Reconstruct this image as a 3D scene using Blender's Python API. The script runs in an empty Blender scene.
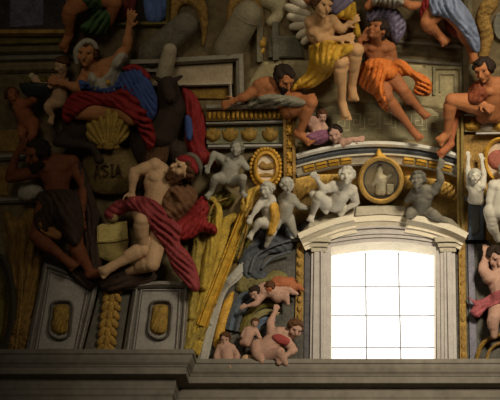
import bpy, bmesh, math, random
from mathutils import Vector, Matrix, noise
from mathutils.geometry import delaunay_2d_cdt
from mathutils.bvhtree import BVHTree

scene = bpy.context.scene
COL = scene.collection
random.seed(7)

# ------------------------------------------------------------------ camera
PITCH = math.radians(30.0)
FPX = 1176.0                                   # focal length in pixels of a 500 x 400 frame
XP = 345.0                                     # the photograph is a crop: its lens axis lies right of the middle
CAM = Vector((2.25, -25.5, 1.6))
cam_data = bpy.data.cameras.new('camera')
cam_data.sensor_width = 36.0
cam_data.lens = FPX / 500.0 * 36.0
cam_data.shift_x = (250.0 - XP) / 500.0
cam_data.clip_end = 200
cam = bpy.data.objects.new('camera', cam_data)
cam.location = CAM
cam.rotation_euler = (math.pi / 2 + PITCH, 0, 0)
COL.objects.link(cam)
scene.camera = cam

# ------------------------------------------------------------------ light
world = bpy.data.worlds.new('interior_dusk')
scene.world = world
world.use_nodes = True
world.node_tree.nodes['Background'].inputs[0].default_value = (1.0, 0.88, 0.66, 1)
world.node_tree.nodes['Background'].inputs[1].default_value = 0.040

def area_light(name, loc, target, w, h, power, colour, spread=180):
    l = bpy.data.lights.new(name, 'AREA')
    l.shape = 'RECTANGLE'; l.size = w; l.size_y = h
    l.energy = power; l.color = colour; l.spread = math.radians(spread)
    o = bpy.data.objects.new(name, l)
    o.location = loc
    o.rotation_euler = (Vector(target) - Vector(loc)).to_track_quat('-Z', 'Y').to_euler()
    COL.objects.link(o)
    return o
# daylight through the clerestory windows on the opposite side of the nave
area_light('opposite_window_daylight', (9.0, -17.0, 16.4), (4.0, -.6, 14.2), 2.6, 3.8, 300, (1.0, 0.90, 0.72), 50)
area_light('far_window_daylight', (-3.0, -21.0, 15.0), (1.5, -3.0, 17.6), 4.0, 4.0, 62, (1.0, 0.88, 0.68), 60)

vs = scene.view_settings
vs.view_transform = 'Standard'
vs.look = 'None'
vs.exposure = 0.0
vs.gamma = 1.0
vs.use_curve_mapping = False

# ------------------------------------------------------------------ geometry of the place
FWD = Vector((0, math.cos(PITCH), math.sin(PITCH)))
UP = Vector((0, -math.sin(PITCH), math.cos(PITCH)))
RT = Vector((1, 0, 0))
VIEW = -FWD
S = 11.8                                        # springing height of the vault
R = 8.0                                         # vault radius: half the nave width

def ray(px, py):
    return (FWD * FPX + RT * (px - XP) + UP * (200 - py)).normalized()
def on_plane(px, py, y=0.0):
    d = ray(px, py); t = (y - CAM.y) / d.y
    return CAM + d * t
def on_barrel(px, py):
    p = on_plane(px, py)
    if p.z <= S: return p
    d = ray(px, py)
    oy, oz = CAM.y + R, CAM.z - S
    a = d.y * d.y + d.z * d.z; b = oy * d.y + oz * d.z; c = oy * oy + oz * oz - R * R
    return CAM + d * ((-b + math.sqrt(max(0, b * b - a * c))) / a)
def to_px(p):
    v = Vector(p) - CAM
    k = FPX / v.dot(FWD)
    return XP + v.dot(RT) * k, 200 - v.dot(UP) * k

# ------------------------------------------------------------------ materials
def lin(c):
    c /= 255.0
    return c / 12.92 if c <= 0.04045 else ((c + 0.055) / 1.055) ** 2.4
MATS = {}
def mat(r, g, b, var=0.35, scale=3.0, rough=0.8, bump=0.25, spec=0.2):
    key = (r, g, b, var, scale, rough, bump)
    if key in MATS: return MATS[key]
    m = bpy.data.materials.new('painted_plaster'); m.use_nodes = True
    nt = m.node_tree; bs = nt.nodes['Principled BSDF']
    tc = nt.nodes.new('ShaderNodeNewGeometry')
    n1 = nt.nodes.new('ShaderNodeTexNoise'); n1.inputs['Scale'].default_value = scale; n1.inputs['Detail'].default_value = 6
    n2 = nt.nodes.new('ShaderNodeTexNoise'); n2.inputs['Scale'].default_value = scale * 6; n2.inputs['Detail'].default_value = 4
    nt.links.new(tc.outputs['Position'], n1.inputs['Vector']); nt.links.new(tc.outputs['Position'], n2.inputs['Vector'])
    add = nt.nodes.new('ShaderNodeMath'); add.operation = 'ADD'
    nt.links.new(n1.outputs['Fac'], add.inputs[0]); nt.links.new(n2.outputs['Fac'], add.inputs[1])
    mr = nt.nodes.new('ShaderNodeMapRange')
    mr.inputs['From Min'].default_value = 0.7; mr.inputs['From Max'].default_value = 1.3
    nt.links.new(add.outputs[0], mr.inputs['Value'])
    mx = nt.nodes.new('ShaderNodeMix'); mx.data_type = 'RGBA'
    c = (lin(r), lin(g), lin(b))
    mx.inputs[6].default_value = (*[x * (1 - var) for x in c], 1)
    mx.inputs[7].default_value = (*[min(1, x * (1 + var)) for x in c], 1)
    nt.links.new(mr.outputs['Result'], mx.inputs[0])
    nt.links.new(mx.outputs[2], bs.inputs['Base Color'])
    bs.inputs['Roughness'].default_value = rough
    bs.inputs['Specular IOR Level'].default_value = spec
    if bump:
        bp = nt.nodes.new('ShaderNodeBump'); bp.inputs['Strength'].default_value = bump; bp.inputs['Distance'].default_value = 0.03
        nt.links.new(n2.outputs['Fac'], bp.inputs['Height']); nt.links.new(bp.outputs['Normal'], bs.inputs['Normal'])
    MATS[key] = m
    return m

# ------------------------------------------------------------------ object helpers
def link(name, bm_or_mesh, m=None, parent=None, smooth=True):
    if isinstance(bm_or_mesh, bmesh.types.BMesh):
        bmesh.ops.recalc_face_normals(bm_or_mesh, faces=bm_or_mesh.faces)
        me = bpy.data.meshes.new(name); bm_or_mesh.to_mesh(me); bm_or_mesh.free()
    else: me = bm_or_mesh
    if m: me.materials.clear(); me.materials.append(m)
    for p in me.polygons: p.use_smooth = smooth
    o = bpy.data.objects.new(name, me); COL.objects.link(o)
    if parent:
        o.parent = parent
        o.matrix_parent_inverse = Matrix.Translation(-parent.location)
    return o
def tag(o, label, cat, group=None):
    o['label'] = label; o['category'] = cat
    if group: o['group'] = group
    return o
def structure(o):
    o['kind'] = 'structure'; return o
def empty(name, label, cat, px, py, d=0.0, group=None):
    o = bpy.data.objects.new(name, None); o.location = P(px, py, d); o.empty_display_size = 0.2
    COL.objects.link(o)
    return tag(o, label, cat, group)

def spline(pts, closed=False, step=2.0):
    """Catmull-Rom through picture points, resampled at about step pixels"""
    n = len(pts); out = []
    rng = range(n) if closed else range(n - 1)
    for i in rng:
        if closed: p0, p1, p2, p3 = pts[i - 1], pts[i], pts[(i + 1) % n], pts[(i + 2) % n]
        else: p0, p1, p2, p3 = pts[max(0, i - 1)], pts[i], pts[i + 1], pts[min(n - 1, i + 2)]
        k = max(1, int(math.dist(p1[:2], p2[:2]) / step))
        for j in range(k):
            t = j / k
            out.append(tuple(0.5 * (2 * b + (c - a) * t + (2 * a - 5 * b + 4 * c - d) * t * t + (3 * b - a - 3 * c + d) * t ** 3)
                             for a, b, c, d in zip(p0, p1, p2, p3)))
    if not closed: out.append(tuple(pts[-1]))
    return out
def dense(pts, closed=False, step=3.0):
    n = len(pts); out = []
    for i in (range(n) if closed else range(n - 1)):
        a, b = pts[i], pts[(i + 1) % n]
        k = max(1, int(math.dist(a, b) / step))
        for j in range(k): out.append((a[0] + (b[0] - a[0]) * j / k, a[1] + (b[1] - a[1]) * j / k))
    if not closed: out.append(pts[-1])
    return out
def inside(p, poly):
    x, y = p; c = False; j = len(poly) - 1
    for i in range(len(poly)):
        xi, yi = poly[i]; xj, yj = poly[j]
        if (yi > y) != (yj > y) and x < (xj - xi) * (y - yi) / (yj - yi) + xi: c = not c
        j = i
    return c
def edge_dist(p, poly):
    best = 1e9; x, y = p; j = len(poly) - 1
    for i in range(len(poly)):
        x1, y1 = poly[j]; x2, y2 = poly[i]; j = i
        dx, dy = x2 - x1, y2 - y1; l = dx * dx + dy * dy
        t = 0 if l == 0 else max(0, min(1, ((x - x1) * dx + (y - y1) * dy) / l))
        q = (x1 + t * dx - x) ** 2 + (y1 + t * dy - y) ** 2
        if q < best: best = q
    return math.sqrt(best)
def triangulate(poly, step, hole=None):
    pts = list(poly); n = len(pts)
    edges = [(i, (i + 1) % n) for i in range(n)]
    if hole:
        h = len(hole); edges += [(n + i, n + (i + 1) % h) for i in range(h)]; pts += list(hole)
    xs = [p[0] for p in poly]; ys = [p[1] for p in poly]
    y = min(ys) + step / 2; row = 0
    while y < max(ys):
        x = min(xs) + (step / 2 if row % 2 else 0)
        while x < max(xs):
            q = (x + random.uniform(-.12, .12) * step, y + random.uniform(-.12, .12) * step)
            if inside(q, poly) and edge_dist(q, poly) > step * 0.55 and not (hole and (inside(q, hole) or edge_dist(q, hole) < step * .55)):
                pts.append(q)
            x += step
        y += step * 0.87; row += 1
    v, e, f, _, _, _ = delaunay_2d_cdt([Vector(p) for p in pts], edges, [], 0, 1e-6)
    v = [(p.x, p.y) for p in v]
    tris = []
    for t in f:
        cx = sum(v[i][0] for i in t) / len(t); cy = sum(v[i][1] for i in t) / len(t)
        if inside((cx, cy), poly) and not (hole and inside((cx, cy), hole)): tris.append(tuple(t))
    return v, tris

# ------------------------------------------------------------------ vault, groin and lunette shell
XC = 378.0
_bl = [(195, 366), (206, 330), (224, 285), (243, 240), (263, 200), (290, 174), (330, 162), (XC, 158)]
_bp = spline(_bl + [(2 * XC - x, y) for x, y in _bl[-2::-1]], step=3)
def resample(p, n):
    L = [0]
    for a, b in zip(p, p[1:]): L.append(L[-1] + math.dist(a, b))
    out = []; j = 0
    for i in range(n + 1):
        t = L[-1] * i / n
        while j < len(p) - 2 and L[j + 1] < t: j += 1
        k = (t - L[j]) / max(1e-9, L[j + 1] - L[j])
        out.append((p[j][0] + (p[j + 1][0] - p[j][0]) * k, p[j][1] + (p[j + 1][1] - p[j][1]) * k))
    return out
NB = 96
ARCH_B = resample(_bp, NB)
ARCH_A = resample([(XC - 176 * math.cos(a), 366 - 160 * math.sin(a)) for a in [math.pi * i / 200 for i in range(201)]], NB)

outer = dense([(-170, 366), ARCH_B[0]], step=8)[:-1] + ARCH_B + dense([ARCH_B[-1], (690, 366), (690, -190), (-170, -190)], step=8)[1:] + dense([(-170, -190), (-170, 366)], step=8)[1:-1]
v, t = triangulate(outer, 9)
bm = bmesh.new(); bv = [bm.verts.new(on_barrel(*p)) for p in v]
for f in t: bm.faces.new([bv[i] for i in f])
vault_mesh = bm
bg = bmesh.new(); rows = []
A3 = [on_plane(*p) for p in ARCH_A]; B3 = [on_barrel(*p) for p in ARCH_B]
for a, b in zip(A3, B3): rows.append([bg.verts.new(a.lerp(b, k / 8)) for k in range(9)])
for r0, r1 in zip(rows, rows[1:]):
    for k in range(8): bg.faces.new((r0[k], r0[k + 1], r1[k + 1], r1[k]))
# window opening in the lunette
WIN = [(331, 372), (331, 247)] + [(331 + 105 * i / 12, 247 - 5.5 * math.sin(math.pi * i / 12)) for i in range(1, 12)] + [(436, 247), (436, 372)]
lun = dense([ARCH_A[0]] + ARCH_A[1:] , step=6) + dense([ARCH_A[-1], (554, 380), (202, 380), ARCH_A[0]], step=6)[1:-1]
v, t = triangulate(lun, 8, hole=WIN)
bl_ = bmesh.new(); bv = [bl_.verts.new(on_plane(*p)) for p in v]
for f in t: bl_.faces.new([bv[i] for i in f])

def bvh_of(*bms):
    vs_, fs = [], []
    for b in bms:
        b.verts.ensure_lookup_table(); b.verts.index_update(); o = len(vs_)
        vs_ += [x.co.copy() for x in b.verts]; fs += [[q.index + o for q in f.verts] for f in b.faces]
    return BVHTree.FromPolygons(vs_, fs)
SHELL = bvh_of(vault_mesh, bg, bl_)
def shell_t(px, py):
    d = ray(px, py)
    h = SHELL.ray_cast(CAM, d)
    if h[0] is not None: return h[3]
    if 200 < px < 560 and py > 200: return (on_plane(px, py) - CAM).length
    return (on_barrel(px, py) - CAM).length
def P(px, py, d=0.0):
    """the point d metres in front of the painted shell, seen at picture point (px, py)"""
    r = ray(px, py)
    return CAM + r * (shell_t(px, py) - d)
PXM = 42.5                                       # pixels per metre on the wall

# ------------------------------------------------------------------ solid builders
def relief(name, pts, m, d=0.06, h=0.12, w=6, parent=None, thick=None, step=2.2, fold=None, over=None, curve=True, seed=0, inner=0):
    """a modelled piece with the given outline: swelling, folds, real thickness; over = bodies it drapes over
       fold = (kind, a, b, count, amplitude): 'lin' folds running along angle a, 'rad' folds radiating from point (a, b)"""
    poly = spline(pts, True, step) if curve else dense(pts, True, step)
    v, tris = triangulate(poly, step)
    trees = [bvh_of_obj(o) for o in (over or [])]
    n = len(v); D = [0.0] * n; base = [d] * n
    ed = [edge_dist(p, poly) for p in v]
    for i, p in enumerate(v):
        if trees:
            r = ray(*p); st = shell_t(*p)
            for tr in trees:
                hit = tr.ray_cast(CAM, r)
                if hit[0] is not None: base[i] = max(base[i], st - hit[3] + 0.035)
    if trees:
        nb = [set() for _ in range(n)]
        for t_ in tris:
            for a in t_:
                nb[a].update(t_)
        for _ in range(4):
            base = [max(base[i] - .01, 0.5 * base[i] + 0.5 * sum(base[j] for j in nb[i]) / max(1, len(nb[i]))) if nb[i] else base[i] for i in range(n)]
    for i, p in enumerate(v):
        x = h * (1 - math.exp(-ed[i] / w))
        if fold:
            kind, a, b, cnt, amp = fold
            nz = noise.noise(Vector((p[0] * .035 + seed, p[1] * .035, seed * 1.7))) * 1.6 + .35 * noise.noise(Vector((p[0] * .11, p[1] * .11, 5 + seed)))
            if kind == 'lin':
                ca, sa = math.cos(math.radians(a)), math.sin(math.radians(a))
                u = (-p[0] * sa - p[1] * ca) / 100 * cnt * (1 + .0 * b) + nz * b
            elif kind == 'ring':
                u = math.hypot(p[0] - a, p[1] - b) / 100 * cnt + nz * .25
            else:
                u = math.atan2(p[1] - b, p[0] - a) / (2 * math.pi) * cnt + nz * (.9 if not inner else inner)
            s_ = abs(math.sin(math.pi * u))
            if kind == 'lin': amp *= max(.15, .85 + 1.3 * noise.noise(Vector((p[0] * .045 + 9.1, p[1] * .045 + seed, 3.3))))
            x += amp * (1 - 2 * (1 - s_) ** 1.4) * min(1, ed[i] / 2.5 + .25)
        D[i] = base[i] + x
    bm = bmesh.new()
    fr = [bm.verts.new(P(v[i][0], v[i][1], D[i])) for i in range(n)]
    bk = [bm.verts.new(P(v[i][0], v[i][1], (-0.02 if thick is None else max(-0.02, D[i] - thick)))) for i in range(n)]
    cnt = {}
    for t_ in tris:
        for a, b in zip(t_, t_[1:] + t_[:1]): cnt[(a, b)] = cnt.get((a, b), 0) + 1
    for t_ in tris:
        bm.faces.new([fr[i] for i in t_]); bm.faces.new([bk[i] for i in reversed(t_)])
    for (a, b) in cnt:
        if (b, a) not in cnt: bm.faces.new((fr[b], fr[a], bk[a], bk[b]))
    bmesh.ops.delete(bm, geom=[q for q in bm.verts if not q.link_faces], context='VERTS')
    return link(name, bm, m, parent)
_bv = {}
def bvh_of_obj(o):
    if o.name not in _bv:
        mw = Matrix.Translation(o.location) if not o.parent else Matrix.Translation((0, 0, 0))
        _bv[o.name] = BVHTree.FromPolygons([mw @ q.co for q in o.data.vertices], [list(p.vertices) for p in o.data.polygons])
    return _bv[o.name]

def moulding(name, path, prof, m, parent=None, curve=False, closed=False, step=4, back=-0.04, smooth=False):
    """a profile [(offset px, depth m)] run along a picture path on the shell (offset + is up for a path going right)"""
    pth = spline(path, closed, step) if curve else dense(path, closed, step * 2)
    n = len(pth); bm = bmesh.new(); rings = []
    prof = [(prof[0][0], back)] + list(prof) + [(prof[-1][0], back)]
    for i in range(n):
        if closed: a, b = pth[i - 1], pth[(i + 1) % n]
        else: a, b = pth[max(0, i - 1)], pth[min(n - 1, i + 1)]
        dx, dy = b[0] - a[0], b[1] - a[1]; l = math.hypot(dx, dy) or 1
        # mitre at corners
        k = 1.0
        if 0 < i < n - 1 or closed:
            p_, q_ = pth[i - 1], pth[(i + 1) % n]
            d1 = (pth[i][0] - p_[0], pth[i][1] - p_[1]); d2 = (q_[0] - pth[i][0], q_[1] - pth[i][1])
            l1, l2 = math.hypot(*d1) or 1, math.hypot(*d2) or 1
            dx, dy = d1[0] / l1 + d2[0] / l2, d1[1] / l1 + d2[1] / l2; l = math.hypot(dx, dy) or 1
            k = 1 / max(.35, (dx / l * d1[0] / l1 + dy / l * d1[1] / l1))
        nx, ny = dy / l, -dx / l
        rings.append([bm.verts.new(P(pth[i][0] + nx * o * k, pth[i][1] + ny * o * k, dd)) for o, dd in prof])
    m_ = len(prof)
    for i in range(n if closed else n - 1):
        a, b = rings[i], rings[(i + 1) % n]
        for j in range(m_): bm.faces.new((a[j], a[(j + 1) % m_], b[(j + 1) % m_], b[j]))
    if not closed:
        bm.faces.new(rings[0]); bm.faces.new(rings[-1][::-1])
    return link(name, bm, m, parent, smooth)

def slab(name, poly, d, m, parent=None, bev=1.2, back=-0.05, curve=False):
    """a flat raised panel with chamfered edges"""
    pts = spline(poly, True, 3) if curve else dense(poly, True, 6)
    cx = sum(p[0] for p in pts) / len(pts); cy = sum(p[1] for p in pts) / len(pts)
    inn = []
    for p in pts:
        dx, dy = cx - p[0], cy - p[1]; l = math.hypot(dx, dy) or 1
        inn.append((p[0] + dx / l * bev * 1.3, p[1] + dy / l * bev * 1.3))
    bm = bmesh.new()
    a = [bm.verts.new(P(*p, back)) for p in pts]; b = [bm.verts.new(P(*p, d - .03)) for p in pts]; c = [bm.verts.new(P(*p, d)) for p in inn]
    n = len(pts)
    for i in range(n):
        j = (i + 1) % n
        bm.faces.new((a[i], a[j], b[j], b[i])); bm.faces.new((b[i], b[j], c[j], c[i]))
    v, tr = triangulate(inn, 7)
    vm = []
    for q in v:
        best = min(range(n), key=lambda i: (inn[i][0] - q[0]) ** 2 + (inn[i][1] - q[1]) ** 2)
        vm.append(c[best] if math.dist(inn[best], q) < 1e-3 else bm.verts.new(P(*q, d)))
    for f in tr:
        try: bm.faces.new([vm[i] for i in f])
        except ValueError: pass
    bm.faces.new(a[::-1])
    return link(name, bm, m, parent, False)

def caps(bm, p0, p1, r0, r1, seg=12, flat=None):
    p0, p1 = Vector(p0), Vector(p1); ax = p1 - p0; L = ax.length
    ax = ax / L if L > 1e-6 else Vector((0, 0, 1))
    u = ax.orthogonal().normalized(); w = ax.cross(u)
    rings = []
    H = 4
    for i in range(H + 1):
        a = -math.pi / 2 + math.pi / 2 * i / H
        rings.append((p0 + ax * (r0 * math.sin(a)), max(r0 * math.cos(a), r0 * .03)))
    for i in range(H + 1):
        a = math.pi / 2 * i / H
        rings.append((p1 + ax * (r1 * math.sin(a)), max(r1 * math.cos(a), r1 * .03)))
    vv = []
    for c, r in rings:
        vv.append([bm.verts.new(c + (u * math.cos(2 * math.pi * k / seg) + w * math.sin(2 * math.pi * k / seg)) * r) for k in range(seg)])
    for a, b in zip(vv, vv[1:]):
        for k in range(seg): bm.faces.new((a[k], a[(k + 1) % seg], b[(k + 1) % seg], b[k]))
    bm.faces.new(vv[0][::-1]); bm.faces.new(vv[-1])
def ell(bm, c, ax, r, seg=14):
    """ellipsoid at c with axes ax (three unit vectors) and radii r"""
    m = Matrix((( ax[0][0] * r[0], ax[1][0] * r[1], ax[2][0] * r[2], c[0]),
                ( ax[0][1] * r[0], ax[1][1] * r[1], ax[2][1] * r[2], c[1]),
                ( ax[0][2] * r[0], ax[1][2] * r[1], ax[2][2] * r[2], c[2]), (0, 0, 0, 1)))
    bmesh.ops.create_uvsphere(bm, u_segments=seg, v_segments=max(6, seg * 2 // 3), radius=1, matrix=m)
CAMAX = (RT, UP, VIEW)
def voxel(bm, name, size, smooth_it=3):
    """join overlapping shells into one continuous skin"""
    me = bpy.data.meshes.new(name); bm.to_mesh(me); bm.free()
    o = bpy.data.objects.new(name, me); COL.objects.link(o)
    md = o.modifiers.new('skin', 'REMESH'); md.mode = 'VOXEL'; md.voxel_size = size; md.adaptivity = 0
    if smooth_it:
        sm = o.modifiers.new('soft', 'SMOOTH'); sm.factor = 0.5; sm.iterations = smooth_it
    dg = bpy.context.evaluated_depsgraph_get()
    out = bpy.data.meshes.new_from_object(o.evaluated_get(dg))
    bpy.data.objects.remove(o); bpy.data.meshes.remove(me)
    out.name = name
    return out
def tubes(name, lines, m, rpx=1.0, d=0.05, parent=None, curve=True, taper=0.0):
    bm = bmesh.new()
    for ln in lines:
        q = spline(ln, False, 2.5) if curve and len(ln) > 2 else ln
        n = len(q)
        for i in range(n - 1):
            r0 = rpx * (1 - taper * i / n) / PXM; r1 = rpx * (1 - taper * (i + 1) / n) / PXM
            dd0 = q[i][2] if len(q[i]) > 2 else d; dd1 = q[i + 1][2] if len(q[i + 1]) > 2 else d
            caps(bm, P(q[i][0], q[i][1], dd0), P(q[i + 1][0], q[i + 1][1], dd1), r0, r1, 8)
    return link(name, bm, m, parent)
def blobs(name, items, m, parent=None, vox=None, smooth_it=1):
    """items: (px, py, depth, rx px, ry px[, rz px, angle])"""
    bm = bmesh.new()
    for it in items:
        px, py, d, rx, ry = it[:5]; rz = it[5] if len(it) > 5 else min(rx, ry); a = math.radians(it[6]) if len(it) > 6 else 0
        ax = (RT * math.cos(a) + UP * math.sin(a), -RT * math.sin(a) + UP * math.cos(a), VIEW)
        ell(bm, P(px, py, d), ax, (rx / PXM, ry / PXM, rz / PXM), 10)
    if vox: return link(name, voxel(bm, name, vox, smooth_it), m, parent)
    return link(name, bm, m, parent)

# ------------------------------------------------------------------ figures
EYE = mat(40, 28, 22, 0.1)
def fdir(t):
    return (RT * t[0] + UP * t[1] + VIEW * t[2]).normalized()
def figure(name, label, cat, hs, J, skin, hair=None, face=(0, -.2, 1), up=(0, 1, 0), child=False, female=False, group=None,
           beard=None, long_hair=0, voxs=0.022, eyes=True, leg=None, arm=None):
    """hs = head height in picture pixels; J = joints as (px, py, depth): head chest pelvis, ls le lw, rs re rw, lk la lt, rk ra rt"""
    h = hs / PXM; fat = 1.28 if child else 1.08
    lg = leg or (fat if child else 1.38); ar = arm or (fat if child else 1.16)
    q = {k: P(*v_) for k, v_ in J.items()}
    root = empty(name, label, cat, *J.get('pelvis', J.get('chest', J.get('lk', J.get('head')))), group=group)
    bm = bmesh.new()
    if 'chest' in q and 'pelvis' in q:
        c, p = q['chest'], q['pelvis']; sp = (c - p).normalized()
        if 'ls' in q and 'rs' in q: sa = (q['rs'] - q['ls'])
        else: sa = RT - sp * RT.dot(sp)
        sa = (sa - sp * sa.dot(sp)).normalized()
        fr = sa.cross(sp).normalized()
        if fr.dot(VIEW) < 0: fr = -fr
        ax = (sa, sp, fr)
        ell(bm, c, ax, (.66 * h, .74 * h, .43 * h))
        caps(bm, c.lerp(p, .2), c.lerp(p, .95), .46 * h * fat, .46 * h * fat)
        ell(bm, p, ax, (.60 * h, .5 * h, .45 * h * fat))
        for s_ in (-1, 1):
            ell(bm, c + sa * (.27 * h * s_) + sp * .18 * h + fr * .24 * h, ax, (.27 * h, .22 * h if not female else .25 * h, (.2 if not female else .3) * h))
            ell(bm, p + sa * (.3 * h * s_) - sp * .2 * h, ax, (.32 * h * fat, .36 * h, .38 * h))
        if child: ell(bm, c.lerp(p, .6) + fr * .12 * h, ax, (.5 * h, .5 * h, .45 * h))
        q.setdefault('ls', c - sa * .72 * h + sp * .42 * h); q.setdefault('rs', c + sa * .72 * h + sp * .42 * h)
        for k in ('ls', 'rs'):
            if k[0] + 'e' in q:
                caps(bm, c + sp * .5 * h, q[k], .28 * h, .27 * h)
        hips = {'l': p - sa * .36 * h - sp * .15 * h, 'r': p + sa * .36 * h - sp * .15 * h}
    else: hips = {}
    if 'head' in q:
        f = fdir(face); u = fdir(up); u = (u - f * u.dot(f)).normalized(); sd = u.cross(f).normalized()
        H = q['head']; hx = (sd, u, f)
        if 'chest' in q: caps(bm, q['chest'] + (q['head'] - q['chest']).normalized() * .35 * h, H - u * .28 * h - f * .05 * h, .27 * h * fat, .22 * h)
        ell(bm, H + u * .1 * h - f * .05 * h, hx, (.39 * h, .42 * h, .47 * h), 18)
        ell(bm, H - u * .22 * h + f * .1 * h, hx, (.28 * h, .28 * h, .3 * h), 16)
        caps(bm, H + f * .41 * h + u * .06 * h, H + f * .52 * h - u * .13 * h, .055 * h, .085 * h)
        caps(bm, H + f * .38 * h + u * .15 * h - sd * .2 * h, H + f * .38 * h + u * .15 * h + sd * .2 * h, .075 * h, .075 * h)
        caps(bm, H + f * .39 * h - u * .27 * h - sd * .09 * h, H + f * .39 * h - u * .27 * h + sd * .09 * h, .05 * h, .05 * h)
        ell(bm, H + f * .3 * h - u * .43 * h, hx, (.12 * h, .1 * h, .1 * h), 8)
        for s_ in (-1, 1):
            ell(bm, H + f * .27 * h - u * .12 * h + sd * .2 * h * s_, hx, (.14 * h * fat, .14 * h * fat, .13 * h), 8)
            ell(bm, H + sd * .39 * h * s_ - u * .04 * h - f * .03 * h, hx, (.05 * h, .13 * h, .09 * h), 8)
    for s_ in 'lr':
        if s_ + 's' in q and s_ + 'e' in q:
            a, b = q[s_ + 's'], q[s_ + 'e']
            ell(bm, a, CAMAX, (.27 * h * ar,) * 3, 10)
            caps(bm, a, b, .235 * h * ar, .175 * h * ar); caps(bm, a.lerp(b, .4), a.lerp(b, .6), .225 * h * ar, .215 * h * ar)
            if s_ + 'w' in q:
                w = q[s_ + 'w']; dr = (w - b).normalized()
                caps(bm, b, w, .18 * h * ar, .115 * h * ar); caps(bm, b.lerp(w, .2), b.lerp(w, .4), .195 * h * ar, .18 * h * ar)
                if s_ + 'h' in q: dr = (q[s_ + 'h'] - w).normalized()
                side = dr.cross(VIEW)
                if side.length < .3: side = dr.cross(UP)
                side.normalize(); nn = side.cross(dr)
                hl = .8 if not child else .75
                ell(bm, w + dr * .26 * h * hl, (dr, side, nn), (.33 * h * hl, .21 * h * hl, .11 * h * hl), 10)
                for k, fl in zip((-1.5, -.5, .5, 1.5), (.36, .43, .4, .31)):
                    b0 = w + dr * .5 * h * hl + side * (.115 * k * h * hl)
                    b1 = b0 + (dr + side * .12 * k) .normalized() * fl * .6 * h * hl
                    b2 = b1 + (dr * .75 - VIEW * .4 + side * .1 * k).normalized() * fl * .5 * h * hl
                    caps(bm, b0, b1, .062 * h * hl * fat, .055 * h * hl * fat, 8); caps(bm, b1, b2, .055 * h * hl * fat, .045 * h * hl * fat, 8)
                t0 = w + dr * .14 * h * hl + side * (.15 * h * hl); t1 = t0 + (dr * .6 + side * .75 + VIEW * .2).normalized() * .25 * h * hl
                caps(bm, t0, t1, .075 * h * hl, .06 * h * hl, 8); caps(bm, t1, t1 + (dr * .9 + side * .2).normalized() * .18 * h * hl, .06 * h * hl, .05 * h * hl, 8)
        if s_ + 'k' in q:
            b = q[s_ + 'k']
            a = q.get(s_ + 'hip', hips.get(s_))
            if a is not None:
                caps(bm, a, b, .37 * h * lg, .23 * h * lg); caps(bm, a.lerp(b, .25), a.lerp(b, .5), .36 * h * lg, .31 * h * lg)
            ell(bm, b, CAMAX, (.235 * h * lg,) * 3, 10)
            if s_ + 'a' in q:
                w = q[s_ + 'a']; ax_ = (w - b).normalized()
                caps(bm, b, w, .21 * h * lg, .125 * h * lg)
                off = (ax_.cross(VIEW)).normalized() * .04 * h
                caps(bm, b.lerp(w, .18) + off, b.lerp(w, .45) + off, .235 * h * lg, .2 * h * lg)
                if s_ + 't' in q:
                    t_ = q[s_ + 't']; td = (t_ - w).normalized(); sd_ = td.cross(VIEW)
                    sd_ = sd_.normalized() if sd_.length > .2 else RT.copy()
                    ell(bm, w - td * .08 * h, CAMAX, (.15 * h * lg,) * 3, 8)
                    caps(bm, w, w.lerp(t_, .65), .15 * h * lg, .14 * h * lg)
                    for k in range(5):
                        o_ = sd_ * ((k - 2) * .075 * h * lg)
                        caps(bm, w.lerp(t_, .6) + o_ * .7, w.lerp(t_, 1.0 - abs(k - .5) * .04) + o_, .08 * h, .055 * h, 8)
    body = link('body', voxel(bm, 'body', voxs, 2), skin, root)
    parts = {'root': root, 'body': body}
    if 'head' in q:
        if eyes:
            for s_ in (-1, 1):
                e = bmesh.new(); ell(e, H + f * .375 * h + u * .045 * h + sd * .155 * h * s_, hx, (.055 * h, .032 * h, .05 * h), 8)
                link('eye', e, EYE, root)
        rnd = random.Random(int(J['head'][0] * 31 + J['head'][1]))
        if hair:
            e = bmesh.new()
            ell(e, H + u * .16 * h - f * .12 * h, hx, (.43 * h, .42 * h, .46 * h), 14)
            for i in range(90):
                z = rnd.uniform(-.8, 1); th = rnd.uniform(0, 6.283); rr = math.sqrt(1 - z * z)
                ds = Vector((rr * math.cos(th), z, rr * math.sin(th)))
                if ds.z > .45 and ds.y < .62: continue
                if ds.y < -.35 - long_hair and ds.z > -.6: continue
                pos = H + u * .08 * h - f * .05 * h + sd * ds.x * .40 * h + u * ds.y * (.42 + (long_hair if ds.y < 0 else 0)) * h + f * ds.z * .48 * h
                ell(e, pos, hx, (rnd.uniform(.11, .15) * h,) * 3, 7)
            parts['hair'] = link('hair', voxel(e, 'hair', voxs * .9, 1), hair, root)
        if beard:
            e = bmesh.new()
            for i in range(46):
                t_ = rnd.uniform(-1, 1); dn = rnd.uniform(0, .35)
                pos = H + sd * (t_ * .3 * h) + f * ((.42 - .35 * t_ * t_ - .2 * dn) * h) - u * ((.34 + dn - .28 * abs(t_)) * h)
                ell(e, pos, hx, (rnd.uniform(.06, .1) * h,) * 3, 7)
            parts['beard'] = link('beard', voxel(e, 'beard', voxs * .9, 1), beard, root)
    return parts
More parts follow.
